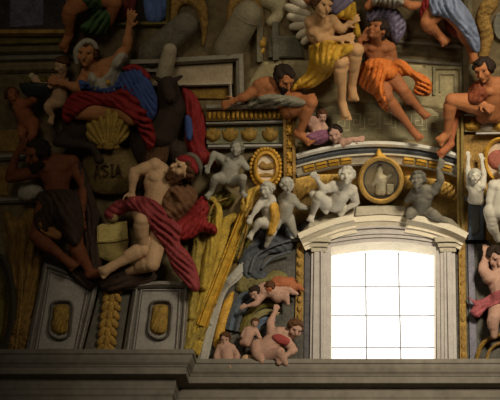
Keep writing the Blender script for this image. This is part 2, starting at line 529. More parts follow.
# ------------------------------------------------------------------ palettes (the colours the things are painted in)
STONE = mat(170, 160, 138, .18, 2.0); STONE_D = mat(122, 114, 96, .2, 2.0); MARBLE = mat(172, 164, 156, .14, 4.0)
WALLP = mat(118, 102, 72, .4, 1.2); WALLD = mat(104, 92, 64, .35, 1.5); GREEN = mat(138, 130, 98, .3, 2.0)
GOLD = mat(196, 148, 52, .45, 6.0, .6, .5, .4); GOLDD = mat(140, 108, 44, .5, 7.0, .65, .5, .3); OCHRE = mat(150, 116, 60, .5, 5.0)
OLIVE = mat(104, 92, 44, .45, 4.0); LEAF = mat(152, 130, 60, .5, 5.0); CREAM = mat(204, 192, 168, .1, 3.0)
GREY = mat(150, 146, 134, .25, 4.0); GREYD = mat(84, 86, 88, .3, 3.0); STUCCO = mat(190, 184, 168, .2, 5.0); BLUEG = mat(84, 94, 108, .35, 3.0)
DARK = mat(44, 38, 30, .4, 3.0); BROWN = mat(88, 62, 38, .4, 4.0); WHITE = mat(226, 220, 204, .12, 5.0)

# ------------------------------------------------------------------ structure
structure(link('ceiling', vault_mesh, WALLP))
structure(link('trim_1', bg, mat(140, 114, 64, .5, 4.0)))
structure(link('wall_back', bl_, mat(78, 74, 66, .5, 2.5)))
bm = bmesh.new(); bmesh.ops.create_grid(bm, x_segments=1, y_segments=1, size=30)
structure(link('floor', bm, mat(150, 140, 124, .2, .6)))

def cornice():
    XB = None
    prof = [(-.06, 11.86), (.50, 11.86), (.50, 11.76), (.47, 11.74), (.455, 11.66), (.42, 11.58), (.37, 11.53), (.36, 11.50), (.34, 11.49), (.34, 11.34),
            (.32, 11.33), (.09, 11.31), (.09, 11.20), (.085, 11.17), (.08, 11.10), (.06, 11.06), (.06, 10.96), (.045, 10.945), (.045, 10.93), (.03, 10.93), (.03, 8.4), (-.06, 8.4)]
    xb = on_plane(196.5, 360, -.5).x - .5
    bm = bmesh.new(); loops = []
    for p, z in prof:
        yl = -(.56 + p) if p > 0 else .3; yr = -p if p > 0 else .3
        loops.append([bm.verts.new(c) for c in ((-14, yl, z), (xb + max(p, 0), yl, z), (xb + max(p, 0), yr, z), (14, yr, z))])
    for a, b in zip(loops, loops[1:] + loops[:1]):
        for k in range(3): bm.faces.new((a[k], a[k + 1], b[k + 1], b[k]))
    bm.faces.new([l[0] for l in loops]); bm.faces.new([l[3] for l in loops][::-1])
    structure(link('trim_2', bm, mat(124, 116, 103, .2, 1.0, .8, .1), None, False))
cornice()
# lower wall behind and under the cornice
bm = bmesh.new()
ell_ = bmesh.ops.create_cube(bm, size=1, matrix=Matrix.Translation((0, .55, 5.8)) @ Matrix.Diagonal((28, 1.0, 11.6, 1)))
structure(link('wall_lower', bm, STONE_D, None, False))

# ------------------------------------------------------------------ window with its surround
def window():
    y0 = .38
    w0 = on_plane(331, 300, y0).x - .05; w1 = on_plane(436, 300, y0).x + .05
    # splayed reveal of the opening
    bm = bmesh.new()
    a = [bm.verts.new(on_plane(*p)) for p in WIN]
    b = []
    cxm = on_plane(383.5, 300).x
    for p in WIN:
        q = on_plane(*p); b.append(bm.verts.new((cxm + (q.x - cxm) * .985, y0 + .1, q.z - (.0 if p[1] > 300 else .0))))
    for i in range(len(WIN) - 1): bm.faces.new((a[i], a[i + 1], b[i + 1], b[i]))
    structure(link('trim_3', bm, CREAM, None, True))
    root = bpy.data.objects.new('window_1', None); root.location = (cxm, y0, S); COL.objects.link(root); structure(root)
    # glazing
    glow = bpy.data.materials.new('bright_daylit_glass'); glow.use_nodes = True
    bs = glow.node_tree.nodes['Principled BSDF']
    bs.inputs['Base Color'].default_value = (.9, .92, .95, 1); bs.inputs['Roughness'].default_value = .3
    bs.inputs['Emission Color'].default_value = (1, .985, .96, 1); bs.inputs['Emission Strength'].default_value = 2.2
    bm = bmesh.new()
    bmesh.ops.create_cube(bm, size=1, matrix=Matrix.Translation((cxm, y0 + .12, 13.6)) @ Matrix.Diagonal((w1 - w0 + .3, .02, 4.4, 1)))
    link('pane', bm, glow, root, False)
    iron = mat(150, 152, 154, .1, 3, .5, 0)
    def at(px, py): return on_plane(px, py, y0 + .05)
    for px, top in ((366, 254), (399.5, 254)):
        bm = bmesh.new(); x = at(px, 300).x; z = at(px, top).z
        caps(bm, (x, y0 + .05, 11.5), (x, y0 + .05, z), .022, .022, 8)
        ell(bm, (x, y0 + .05, z), CAMAX, (.035,) * 3, 8)
        link('glazing_bar', bm, iron, root)
    for py in (286.5, 315.5, 347.5):
        bm = bmesh.new(); z = at(383, py).z
        caps(bm, (w0, y0 + .05, z), (w1, y0 + .05, z), .018, .018, 8)
        for px in (366, 399.5): ell(bm, (at(px, 300).x, y0 + .05, z), CAMAX, (.035, .035, .035), 8)
        link('glazing_bar', bm, iron, root)
    fr = bmesh.new()
    for x in (w0, w1): bmesh.ops.create_cube(fr, size=1, matrix=Matrix.Translation((x, y0 + .04, 13.4)) @ Matrix.Diagonal((.07, .08, 3.9, 1)))
    link('window_frame', fr, STONE, root, False)
window()

# architrave round the opening, in fascias
arch_in = [(331, 368), (331, 247)] + WIN[2:-2] + [(436, 247), (437, 368)]
structure(moulding('trim_4', arch_in, [(0, .02), (0, .10), (4, .11), (4.3, .16), (7.5, .17), (8, .22), (10.2, .22), (10.8, .02)], MARBLE, step=2))
# outer pilaster strips with their bases
for i, (x0, x1) in enumerate((((319.5, 321.5), (311, 313)), ((447, 444.5), (456, 454)))):
    a, b = (x0, x1) if i == 0 else (x0, x1)
    structure(moulding('trim_%d' % (5 + i), [((a[0] + b[0]) / 2, 366), ((a[1] + b[1]) / 2, 236)],
                       [(-5.5, .02), (-5.5, .13), (-2.5, .14), (-2.2, .20), (2.6, .20), (3.0, .13), (5.5, .12), (5.5, .02)], MARBLE))
# capitals under the hood
for i, xs in enumerate(((303, 334), (432, 464))):
    ybase = 247
    for k, (g, y_a, y_b, dd) in enumerate(((8, 252, 247, .22), (6, 247, 242, .28), (3, 242, 237, .36))):
        structure(slab('trim_%d' % (7 + i * 3 + k), [(xs[0] + g, y_a), (xs[1] - g, y_a), (xs[1] - g + 1, y_b), (xs[0] + g - 1, y_b)], dd, STONE, bev=.6))
# frieze over the arch, then the broken segmental hood
structure(moulding('trim_13', [(326, 241), (345, 234), (383, 230.5), (421, 234), (441, 241)], [(-1, .05), (-1, .2), (2, .22), (3, .3), (5, .31), (5.5, .24), (12, .24), (12.5, .05)], MARBLE, curve=True, step=3))
HP = [(-15, .10), (-15, .26), (-11, .28), (-10, .34), (-7.5, .35), (-3.5, .50), (-2.8, .52), (-2, .60), (3.4, .64), (4, .60), (4, .1)]
structure(moulding('trim_14', [(299, 237), (312, 231), (326, 225.5), (340, 221), (354, 218)], HP, CREAM, curve=True, step=3))
structure(moulding('trim_15', [(407, 217.5), (424, 220.5), (440, 225), (454, 230), (467, 236.5)], HP, CREAM, curve=True, step=3))
structure(moulding('trim_16', [(353, 220.5), (381, 218.5), (408, 220.5)], [(-14, .06), (-14, .18), (-10, .20), (-4, .34), (-3, .36), (-2, .42), (3.4, .44), (4, .06)], CREAM, curve=True, step=3))
# stepped blocks on the hood
structure(slab('trim_17', [(355, 216), (356, 206.5), (381, 205), (406, 206.5), (407, 216), (381, 214.5)], .44, STONE, bev=.8))
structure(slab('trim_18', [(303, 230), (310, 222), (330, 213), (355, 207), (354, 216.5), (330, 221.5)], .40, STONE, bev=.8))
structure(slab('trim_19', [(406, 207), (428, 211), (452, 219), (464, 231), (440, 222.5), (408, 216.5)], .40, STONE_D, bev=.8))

# painted arch over the lunette: pale band, grey cove, gold coffered frieze
ARC = [(297, 158), (318, 152.5), (345, 147.5), (378, 145.5), (411, 147.5), (438, 152.5), (458, 158)]
structure(moulding('trim_20', ARC, [(-1, .02), (-1, .20), (1.5, .26), (4.0, .27), (4.6, .02)], WHITE, curve=True))
structure(moulding('trim_21', [(x, y + 6) for x, y in ARC], [(-1.5, .02), (-1.5, .06), (1.5, .12), (5, .13), (5, .02)], GREYD, curve=True))
structure(moulding('trim_22', [(x, y + 17) for x, y in ARC], [(-2.5, .02), (-2.5, .14), (-.6, .16), (0, .10), (7, .10), (7.6, .16), (9.5, .15), (9.5, .02)], STONE, curve=True))
root = empty('coffered_frieze', 'curved frieze of small gold coffers over the window arch', 'frieze', 378, 163)
arcS = resample(spline([(x, y + 13.5) for x, y in ARC], False, 2), 13)
for i, (x, y) in enumerate(arcS):
    if 356 < x < 402 or x > 453 or x < 300: continue
    nx, ny = arcS[min(13, i + 1)][0] - arcS[max(0, i - 1)][0], arcS[min(13, i + 1)][1] - arcS[max(0, i - 1)][1]
    l = math.hypot(nx, ny); nx /= l; ny /= l
    q = lambda s, t: (x + nx * s - ny * t, y + ny * s + nx * t)
    for t0, t1 in ((-3.2, -.5), (.3, 3.2)):
        slab('coffer', [q(-5.5, t0), q(5.5, t0), q(5.5, t1), q(-5.5, t1)], .15, GOLD, root, bev=.5)
# greek key on the drum behind the hanging legs
key = []
for i in range(9):
    x = 318 + i * 15.5
    if i == 8: break
    y0 = 136 - 7 * math.sin(math.pi * (x - 297) / 160)
    key.append([(x, y0), (x, y0 - 16), (x + 11, y0 - 16), (x + 11, y0 - 5), (x + 4.5, y0 - 5), (x + 4.5, y0 - 10), (x + 7.5, y0 - 10)])
    key.append([(x + 11, y0 - 1), (x + 15.5, y0 - 1)])
structure(tubes('trim_23', key, mat(160, 148, 112, .25), .8, .005, curve=False))
# bands of the painted drum
n = 24
for y, h_, m_ in ((36, 3, WALLD), (44, 2, STONE_D), (52, 5, WALLD), (62, 2, STONE_D)):
    structure(moulding('trim_%d' % n, [(356, y - 2), (400, y - 2), (462, y + 3)], [(-h_, .01), (-h_ * .4, .05), (h_ * .5, .05), (h_, .01)], m_)); n += 1
structure(moulding('trim_%d' % n, [(434, 95), (434, 68), (461, 68), (461, 95)], [(-2, .02), (-1, .06), (1, .06), (2, .02)], GREEN)); n += 1
structure(moulding('trim_%d' % n, [(440, 92), (440, 74), (455, 74), (455, 92)], [(-1, .02), (-.5, .05), (.5, .05), (1, .02)], mat(150, 140, 108, .25))); n += 1
# pale drum under the sitting figures
structure(relief('trim_%d' % n, [(243, 101), (252, 78), (262, 62), (290, 60), (360, 62), (400, 64), (436, 66), (458, 70), (458, 112), (400, 104), (350, 102), (300, 104)], mat(158, 144, 106, .25, 2.0), d=.0, h=.015, w=8, curve=False, step=4)); n += 1
structure(relief('trim_%d' % n, [(298, 144), (300, 118), (330, 106), (378, 102), (430, 108), (448, 120), (450, 146), (411, 141), (378, 139), (345, 141)], mat(132, 124, 94, .25, 2.0), d=.0, h=.012, w=3, curve=False, step=4)); n += 1

# ------------------------------------------------------------------ painted architecture, upper left
def frame_panel(pts, m_frame, m_in, name, label, w=4, d=.12, inset=None):
    root = empty(name, label, 'panel', *pts[0])
    link_ = moulding('frame', pts, [(-w * .5, .02), (-w * .5, d * .6), (-w * .15, d), (w * .3, d), (w * .5, d * .5), (w * .5, .02)], m_frame, root, closed=True)
    slab('field', pts, .03, m_in, root, bev=.2)
    if inset: slab('inset', inset, .06, mat(*inset_col[name]), root, bev=1)
    return root
inset_col = {'recessed_panel': (96, 92, 104)}
root = empty('recessed_panel', 'dark framed panel with a hazy grey violet field in the upper left corner', 'panel', 30, 20)
slab('field', [(-12, 30), (-12, -14), (66, -14), (66, 30)], .02, mat(70, 62, 60, .5), root)
slab('inset', [(10, 28), (10, -12), (44, -12), (44, 26)], .05, mat(112, 108, 124, .45, 4), root, bev=1)
moulding('frame', [(-14, 33), (70, 33), (72, -14)], [(-3, .02), (-3, .1), (0, .18), (3, .14), (4, .02)], OCHRE, root)
for y, m_, h_ in ((42, OLIVE, 3), (50, WALLD, 4), (58, STONE_D, 3), (68, WALLP, 5)):
    structure(moulding('trim_%d' % n, [(-15, y + 1), (76 if y < 64 else 60, y - 1)], [(-h_, .02), (-h_, .04), (-h_ * .3, .1), (h_ * .6, .08), (h_, .02)], m_)); n += 1
root = empty('recessed_panel', 'dark opening with a hanging blue and wine red cloth at the top edge', 'panel', 130, 8)
slab('field', [(90, 22), (90, -14), (168, -14), (166, 22)], .02, DARK, root)
moulding('frame', [(86, 25), (168, 24), (170, -14)], [(-2, .02), (-2, .1), (0, .16), (2, .12), (3, .02)], OLIVE, root)
relief('red_cloth', [(96, -12), (134, -12), (136, 6), (130, 20), (112, 21), (100, 12)], mat(110, 52, 46, .4), .05, .12, 5, root, fold=('lin', 70, .3, 12, .04))
relief('blue_cloth', [(145, -12), (165, -12), (165, 19), (147, 21)], mat(96, 118, 170, .3), .05, .12, 4, root, fold=('lin', 88, .3, 16, .04))

def column(label, top, bot, rt, rb, m_, dt=.5, db=.25):
    root = empty('column', label, 'column', *bot)
    bm = bmesh.new(); a, b = P(*top, dt), P(*bot, db)
    caps(bm, b, a, rb / PXM, rt / PXM, 28)
    link('shaft', bm, m_, root)
    ax = (a - b).normalized(); bm = bmesh.new()
    u = ax.orthogonal().normalized(); w_ = ax.cross(u)
    for c, r, t_ in ((a - ax * .04, rt * 1.05, .04),):
        ell(bm, c, (u, w_, ax), (r / PXM, r / PXM, t_), 24)
    link('collar', bm, m_, root)
column('pale foreshortened column leaning over the beam, left of the pair', (186, 24), (152, 54), 12, 14, mat(112, 104, 86, .35, 3.0), .22, .05)
column('wide pale foreshortened column rising right of its darker twin', (248, 14), (229, 48), 13.5, 14.5, mat(150, 138, 108, .25, 3.0), .22, .05)
# gold strap-work round the column heads
for lab, pts in (('gold arched surround behind the head of the left leaning column', [(170, 34), (168, 4), (180, -6), (200, -4), (208, 12), (206, 38), (202, 46), (200, 20), (192, 6), (180, 8), (176, 30)]),
                 ('gold arched surround behind the head of the right leaning column', [(228, 26), (228, 4), (240, -6), (256, -4), (264, 12), (262, 34), (258, 38), (258, 20), (250, 5), (238, 7), (234, 24)])):
    tag(relief('strapwork', pts, OCHRE, .03, .06, 3, fold=('ring', pts[0][0], pts[0][1], 24, .04)), lab, 'ornament')
# beam: fascia, gold soffit panels
structure(moulding('trim_%d' % n, [(126, 63), (162, 62), (174, 61), (240, 57), (241, 104)], [(-4, .02), (-4, .26), (-1.5, .30), (-1, .38), (3, .40), (3.4, .02)], STONE)); n += 1
structure(slab('trim_%d' % n, [(150, 84), (172, 66), (233, 63), (233, 84)], .18, mat(186, 166, 134, .2, 2.0), bev=.5)); n += 1
structure(moulding('trim_%d' % n, [(150, 86), (230, 84), (231, 104)], [(-1.6, .02), (-1.6, .2), (0, .26), (1.6, .24), (1.8, .02)], STONE)); n += 1
tag(slab('gilt_tablet', [(184, 99), (184, 88), (228, 87), (228, 99)], .08, GOLDD, bev=1), 'ochre gold panel under the pale beam', 'panel')
structure(slab('trim_%d' % n, [(130, 72), (130, 66), (158, 66), (158, 72)], .18, STONE, bev=.4)); n += 1
root = empty('pedestal', 'short pale stub of a column standing on the beam above the horned head', 'pedestal', 167, 60)
bm = bmesh.new(); caps(bm, P(164, 76, .42), P(170, 50, .5), .19, .16, 20); link('shaft', bm, mat(170, 156, 126, .25), root)
# grey post and broken gilt bracket between the columns and the winged figure
structure(moulding('trim_%d' % n, [(259, 62), (259, 8)], [(-4, .02), (-3.5, .16), (2, .2), (4, .02)], mat(132, 124, 98, .3))); n += 1
structure(moulding('trim_%d' % n, [(276, 60), (275, 22)], [(-3, .02), (-3, .12), (3, .14), (3, .02)], mat(112, 106, 90, .3))); n += 1
tag(slab('tablet', [(268, 58), (270, 36), (298, 36), (304, 58)], .1, mat(110, 106, 88, .3), bev=1.5), 'grey recessed tablet beside the white wings', 'tablet')
tag(relief('bracket', [(262, -6), (288, -8), (286, 8), (282, 20), (272, 28), (266, 22), (272, 12), (262, 6)], mat(192, 178, 140, .3), .04, .14, 4), 'pale scrolled bracket by the wings at the top edge', 'bracket')
tag(blobs('gold_boss', [(262, 42, .1, 4, 6), (262, 50, .1, 3, 4), (258, 35, .1, 3, 3)], GOLD), 'gold bosses on the grey post left of the wings', 'ornament')

# entablature block of the left pier
structure(moulding('trim_%d' % n, [(206, 108), (296, 106), (297, 104)], [(-2, .02), (-2, .36), (0, .42), (2.4, .44), (3, .02)], STONE)); n += 1
root = empty('gilt_frieze', 'long gold leaf moulding on the left pier just under its top ledge', 'frieze', 255, 116)
slab('bed', [(206, 121), (206, 110.5), (286, 108.5), (286, 119)], .28, GOLDD, root, bev=.4)
for i in range(17):
    bm = bmesh.new(); x = 210 + i * 4.6
    ell(bm, P(x, 115.6 - i * .12, .30), (RT, UP, VIEW), (.045, .1, .06), 8)
    link('leaf', bm, GOLD, root)
structure(moulding('trim_%d' % n, [(206, 124), (288, 122)], [(-1.5, .02), (-1.5, .26), (0, .32), (1.6, .33), (2, .02)], GREY)); n += 1
structure(slab('trim_%d' % n, [(206, 144), (206, 125.5), (286, 124), (286, 143)], .14, mat(116, 112, 84, .35), bev=.4)); n += 1
for lab, x in (('gilt leaf ornament at the left end of the pier frieze', 213), ('gilt leaf ornament second from the left on the pier frieze', 230),
               ('gilt leaf ornament third from the left on the pier frieze', 249), ('gilt leaf ornament at the right end of the pier frieze', 270)):
    tag(relief('leaf_ornament', [(x - 1, 142), (x - 7, 138), (x - 8, 130), (x - 4, 131), (x - 4, 126), (x, 128.5), (x + 4, 126), (x + 4, 131), (x + 8, 129), (x + 7, 138), (x + 1, 142)], GOLDD, .14, .1, 2.5, fold=('rad', x, 144, 30, .03)), lab, 'ornament')
structure(moulding('trim_%d' % n, [(208, 147), (284, 146)], [(-2, .02), (-2, .2), (0, .26), (2, .24), (2.4, .02)], GREY)); n += 1
structure(moulding('trim_%d' % n, [(290, 196), (289, 108)], [(-6, .02), (-6, .3), (-3, .34), (-2.5, .24), (2.5, .24), (3, .34), (6, .32), (6, .02)], OCHRE)); n += 1
for i, y in enumerate((118, 130, 143, 157, 171, 184)):
    tag(blobs('gilt_rosette', [(289.5, y, .3, 2.6, 3.4, 2.5)] + [(289.5 + 3 * math.cos(a), y + 4 * math.sin(a), .28, 1.6, 1.6, 1.6) for a in [k * 1.047 for k in range(6)]], GOLD),
        'gilt rosette on the upright strip at the edge of the left pier', 'rosette', 'rosettes of the left pier strip')

# oval medallion
root = empty('oval_medallion', 'oval gold framed medallion with a pale field on the left pier', 'medallion', 266, 168)
el = [(266 + 12 * math.cos(a), 168 + 16.2 * math.sin(a)) for a in [k * math.pi / 20 for k in range(40)]]
moulding('frame', el, [(-3.5, .04), (-3.5, .28), (-1.5, .36), (0, .34), (1.2, .26), (1.2, .04)], GOLD, root, closed=True)
fld = slab('field', [(266 + 11.6 * math.cos(a), 168 + 15.8 * math.sin(a)) for a in [k * math.pi / 20 for k in range(40)]], .24, mat(214, 194, 164, .15), root, bev=.5)
relief('bird_motif', [(258, 166), (263, 161), (267, 164), (273, 162), (275, 168), (269, 170), (262, 170)], OCHRE, .25, .06, 2, fld)
relief('ground_motif', [(257, 175), (266, 173), (275, 175), (273, 177), (259, 177)], OCHRE, .25, .03, 2, fld)
blobs('garland', [(266 + 15 * math.cos(a), 168 + 19.5 * math.sin(a), .2, 2.2, 2.2, 2) for a in [k * math.pi / 15 for k in range(30)]], GOLD, root)

# round medallion over the window
root = empty('round_medallion', 'large round gold medallion with a grey standing figure above the window', 'medallion', 381, 181)
ci = lambda r: [(381 + r * .95 * math.cos(a), 180 + r * math.sin(a)) for a in [k * math.pi / 24 for k in range(48)]]
moulding('frame', ci(21.5), [(-2.5, .04), (-2.5, .42), (-1, .5), (.8, .5), (2.5, .42), (2.5, .04)], mat(186, 146, 74, .4, 5), root, closed=True)
moulding('inner_rim', ci(18), [(-1, .04), (-.5, .4), (.5, .4), (1, .04)], GREYD, root, closed=True)
slab('field', ci(20), .32, mat(148, 130, 96, .3, 5), root, bev=.3)
relief('standing_figure', [(377, 168), (380, 164), (383, 168), (383, 173), (387, 176), (391, 172), (392, 175), (387, 180), (386, 186), (385, 195), (376, 195), (376, 184), (373, 187), (371, 184), (374, 177)], mat(190, 176, 142, .3), .33, .12, 3, root, fold=('lin', 85, .4, 22, .02))
slab('pedestal_motif', [(387, 195), (387, 184), (394, 184), (394, 195)], .38, mat(178, 164, 130, .25), root, bev=.6)
relief('finial', [(377, 160), (376, 154), (379, 148), (382, 153), (386, 156), (386, 160)], GOLD, .3, .14, 3, root)

# wheat-gold ground behind the reclining putto
for lab, pts in (('band of gold wheat leaves behind the white reclining putto', [(283, 200), (288, 182), (306, 176), (330, 174), (357, 176), (356, 190), (340, 188), (320, 190), (305, 196), (294, 204)]),
                 ('band of gold leaves right of the round medallion', [(405, 176), (430, 178), (456, 186), (458, 200), (440, 196), (420, 188), (406, 188)])):
    tag(relief('wheat_band', pts, mat(184, 146, 74, .45, 6), .1, .1, 4, step=1.6, fold=('lin', 60, .9, 24, .07)), lab, 'ornament')

# ------------------------------------------------------------------ groin rib, acanthus leaves and consoles
structure(moulding('trim_%d' % n, [(203, 360), (212, 322), (222, 290), (236, 276), (258, 252), (280, 240), (300, 236)], [(-5, .02), (-5, .12), (-3, .16), (-2, .2), (3, .2), (4, .16), (5.5, .13), (5.5, .02)], mat(164, 158, 144, .2), curve=True)); n += 1
structure(moulding('trim_%d' % n, [(203, 326), (210, 306), (219, 284), (232, 250), (246, 215), (256, 195)], [(-5, .04), (-5, .28), (-3, .36), (-2, .3), (1, .42), (4, .4), (5, .3), (6.5, .34), (6.5, .04)], mat(200, 156, 56, .4, 5), curve=True)); n += 1
def leaf(label, pts, vein, m_=LEAF, d=.08, h=.25, w=7, cnt=46):
    root = empty('acanthus_leaf', label, 'leaf ornament', *vein[0])
    relief('blade', pts, m_, d, h, w, root, step=1.7, fold=('rad', vein[0][0], vein[0][1], cnt, .085), inner=.3)
    tubes('vein', [[(x, y, d + h + .02) for x, y in vein]], OCHRE, 1.5, 0, root, taper=.6)
def frond(root, spine, w, m_, d=.1, h=.16):
    s = resample(spline(spine, False, 3), 12); L, Rr = [], []
    for i, (x, y) in enumerate(s):
        p, q = s[max(0, i - 1)], s[min(12, i + 1)]; dx, dy = q[0] - p[0], q[1] - p[1]; l = math.hypot(dx, dy)
        k = w * (.55 + .75 * math.sin(math.pi * min(1, .12 + i / 13.5)))
        L.append((x - dy / l * k, y + dx / l * k)); Rr.append((x + dy / l * k, y - dx / l * k))
    return relief('frond', L + Rr[::-1], m_, d, h, w * .6, root, step=1.5, fold=('lin', math.degrees(math.atan2(-(spine[-1][1] - spine[0][1]), spine[-1][0] - spine[0][0])), .25, 24, .05))
root = empty('acanthus_leaf', 'tall olive gold acanthus leaves with curling tips right of the red drapery', 'leaf ornament', 194, 350)
LG = mat(176, 146, 60, .45, 5)
for sp, w_, m_, d_ in (([(188, 354), (192, 310), (199, 270), (206, 236), (212, 214), (220, 210)], 7, LEAF, .08), ([(194, 354), (203, 312), (213, 272), (222, 240), (228, 220), (238, 216)], 7, LG, .14),
                       ([(190, 320), (193, 290), (196, 262), (197, 240), (192, 228)], 5, LEAF, .2), ([(198, 340), (209, 305), (221, 272), (233, 244), (244, 232), (252, 238)], 6, LEAF, .18),
                       ([(202, 290), (209, 258), (216, 230), (218, 208), (210, 198)], 5, LG, .28), ([(186, 352), (191, 342), (197, 336), (204, 332)], 5, LEAF, .2)):
    frond(root, sp, w_, m_, d_)
leaf('dark olive acanthus leaf curling beside the grey putto with gold sash', [(226, 250), (232, 226), (244, 214), (254, 220), (258, 236), (248, 252), (236, 262)], [(238, 258), (244, 240), (248, 224)], OLIVE, cnt=30)
leaf('upper olive leaf scroll curling under the dark grey seated putto', [(206, 222), (203, 206), (212, 194), (226, 191), (236, 196), (232, 206), (222, 208), (214, 218)], [(208, 218), (214, 204), (228, 198)], OLIVE, cnt=26)
leaf('gold leaf scroll at the head of the yellow rib', [(240, 206), (246, 192), (258, 186), (268, 190), (262, 200), (254, 212), (246, 224)], [(246, 216), (254, 200), (262, 192)], mat(196, 158, 70, .35), d=.3, cnt=24)
leaf('large brown gold acanthus leaf at the far left below the cloth', [(2, 352), (8, 300), (6, 250), (2, 225), (6, 210), (18, 218), (30, 208), (40, 216), (38, 240), (42, 262), (36, 300), (26, 350)], [(16, 350), (22, 290), (22, 232)], mat(136, 104, 52, .45, 5), cnt=60)
root = empty('scroll_console', 'dark scrolled console cut by the left edge above the cornice', 'console', 4, 330)
moulding('scroll', [(-8, 252), (4, 262), (11, 285), (12, 315), (6, 342), (-4, 354)], [(-4, .02), (-4, .3), (0, .42), (4, .3), (4, .02)], mat(70, 62, 50, .3), root, curve=True)
relief('panel_inlay', [(-10, 350), (-8, 270), (4, 278), (7, 300), (6, 325), (0, 346)], OLIVE, .05, .1, 5, root)
# grey arch behind the man at the far left
structure(moulding('trim_%d' % n, [(-8, 158), (30, 156)], [(-3, .02), (-3, .1), (0, .2), (3, .02)], GREY)); n += 1
structure(moulding('trim_%d' % n, [(-8, 201), (18, 200), (40, 200)], [(-2.5, .02), (-2.5, .12), (0, .2), (2.5, .02)], GREY)); n += 1
tag(slab('gilt_tablet', [(-8, 152), (-8, 130), (20, 130), (20, 152)], .05, OCHRE, bev=1), 'dull gold panel at the far left below the children', 'panel')
tag(slab('gilt_tablet', [(-8, 196), (-8, 166), (8, 166), (8, 196)], .05, OCHRE, bev=1), 'dull gold panel cut by the left edge beside the bearded man', 'panel')

# ------------------------------------------------------------------ pedestals under the big group
PLINTH = mat(150, 142, 132, .2, 2.5, .6); PL_D = mat(112, 104, 94, .2, 2.5)
def pedestal(label, q, car):
    root = empty('pedestal', label, 'pedestal', *q[0])
    slab('block', q, .30, PL_D, root, bev=.8)
    cx = sum(p[0] for p in q) / 4; cy = sum(p[1] for p in q) / 4
    s_ = lambda k: [(cx + (x - cx) * k, cy + (y - cy) * (1 - (1 - k) * .55)) for x, y in q]
    moulding('outer_moulding', s_(.88), [(-1.5, .26), (-1.2, .36), (0, .40), (1.2, .36), (1.5, .26)], PLINTH, root, closed=True)
    moulding('inner_moulding', s_(.70), [(-1.2, .26), (-1, .33), (0, .36), (1, .33), (1.2, .26)], PLINTH, root, closed=True)
    slab('panel', s_(.64), .33, PLINTH, root, bev=.4)
    x, y = car
    pts = [(x - 11, y + 14), (x - 9, y - 4), (x - 7, y - 15), (x + 6, y - 17), (x + 12, y - 13), (x + 11, y + 4), (x + 9, y + 17), (x - 1, y + 21)]
    f = moulding('cartouche_frame', spline(pts, True, 3), [(-1.5, .3), (-1.2, .42), (0, .46), (1.2, .4), (1.5, .3)], PL_D, root, closed=True)
    relief('cartouche_leaf', [(x + (a - x) * .8, y + (b - y) * .8) for a, b in pts], mat(150, 118, 54, .5, 7), .34, .12, 3, f, step=1.3, fold=('lin', 60, .9, 24, .08))
pedestal('grey marble pedestal with a gold cartouche, left of the husk garland', [(24, 358), (44, 262), (100, 280), (80, 358)], (60, 318))
pedestal('grey marble pedestal with a gold cartouche, right of the husk garland', [(122, 358), (134, 284), (190, 284), (184, 358)], (159, 318))
structure(slab('trim_%d' % n, [(82, 358), (104, 272), (134, 276), (120, 358)], .14, mat(92, 86, 74, .25), bev=.5)); n += 1
structure(moulding('trim_%d' % n, [(124, 287), (160, 284), (196, 285)], [(-3, .2), (-3, .38), (0, .48), (3, .48), (3, .2)], mat(132, 124, 112, .2))); n += 1
root = empty('husk_garland', 'hanging garland of gold husks between the two grey pedestals', 'garland', 110, 350)
for i in range(9):
    y = 282 + i * 8.6; x = 114 - i * 1.05
    bm = bmesh.new()
    for s_ in (-1, 0, 1):
        a = math.radians(s_ * 34)
        ell(bm, P(x + s_ * 5.5, y - abs(s_) * 1.5, .26), (RT * math.cos(a) + UP * math.sin(a), -RT * math.sin(a) + UP * math.cos(a), VIEW), (.085, .15, .06), 10)
    link('husk', bm, mat(160, 124, 58, .45, 7), root)

# ------------------------------------------------------------------ cartouche with its inscription and shell
root = empty('cartouche', 'brown rounded cartouche inscribed ASIA under the gold shell', 'cartouche', 112, 172)
relief('boss', [(82, 176), (84, 156), (92, 146), (108, 142), (126, 146), (138, 156), (142, 172), (136, 186), (122, 194), (104, 195), (90, 190)], mat(112, 92, 54, .35, 3), .3, .3, 12, root)
relief('rim_scroll', [(128, 146), (140, 150), (148, 162), (146, 180), (138, 190), (140, 176), (138, 160)], GOLDD, .35, .2, 4, root)
B = .655
def stroke(c, x, y, s=6.6):
    L = {'A': [[(0, 9), (3, 0), (6, 9)], [(1.2, 5.8), (4.8, 5.8)]], 'S': [[(6, 1.4), (3.6, 0), (1, 1), (.8, 3), (3, 4.4), (5.4, 5.8), (5.2, 8), (3, 9), (.4, 7.8)]], 'I': [[(2, 0), (2, 9)], [(.8, 0), (3.2, 0)], [(.8, 9), (3.2, 9)]]}[c]
    return [[(x + a * s / 7, y + b * 1.25) for a, b in l] for l in L]
ins = stroke('A', 94, 166) + stroke('S', 102.5, 165) + stroke('I', 110.5, 164.6) + stroke('A', 115.5, 165)
tubes('inscription', [[(x, y, .595) for x, y in l] for l in ins], mat(58, 40, 24, .2), .8, .6, root, curve=False)
root = empty('scallop_shell', 'big gold scallop shell above the inscribed cartouche', 'shell', 108, 142)
fan = [(100, 146), (88, 140), (85, 128), (89, 117), (97, 110), (107, 107), (118, 109), (126, 115), (130, 126), (127, 138), (116, 146), (108, 149)]
relief('fan', fan, mat(168, 138, 66, .35, 4), .72, .12, 4, root, thick=.3, step=1.3, fold=('rad', 108, 154, 30, .07), inner=.03)
blobs('hinge', [(108, 147, .74, 6, 3.5, 4), (100, 147, .7, 4, 2.5, 3), (116, 147, .7, 4, 2.5, 3)], GOLDD, root)

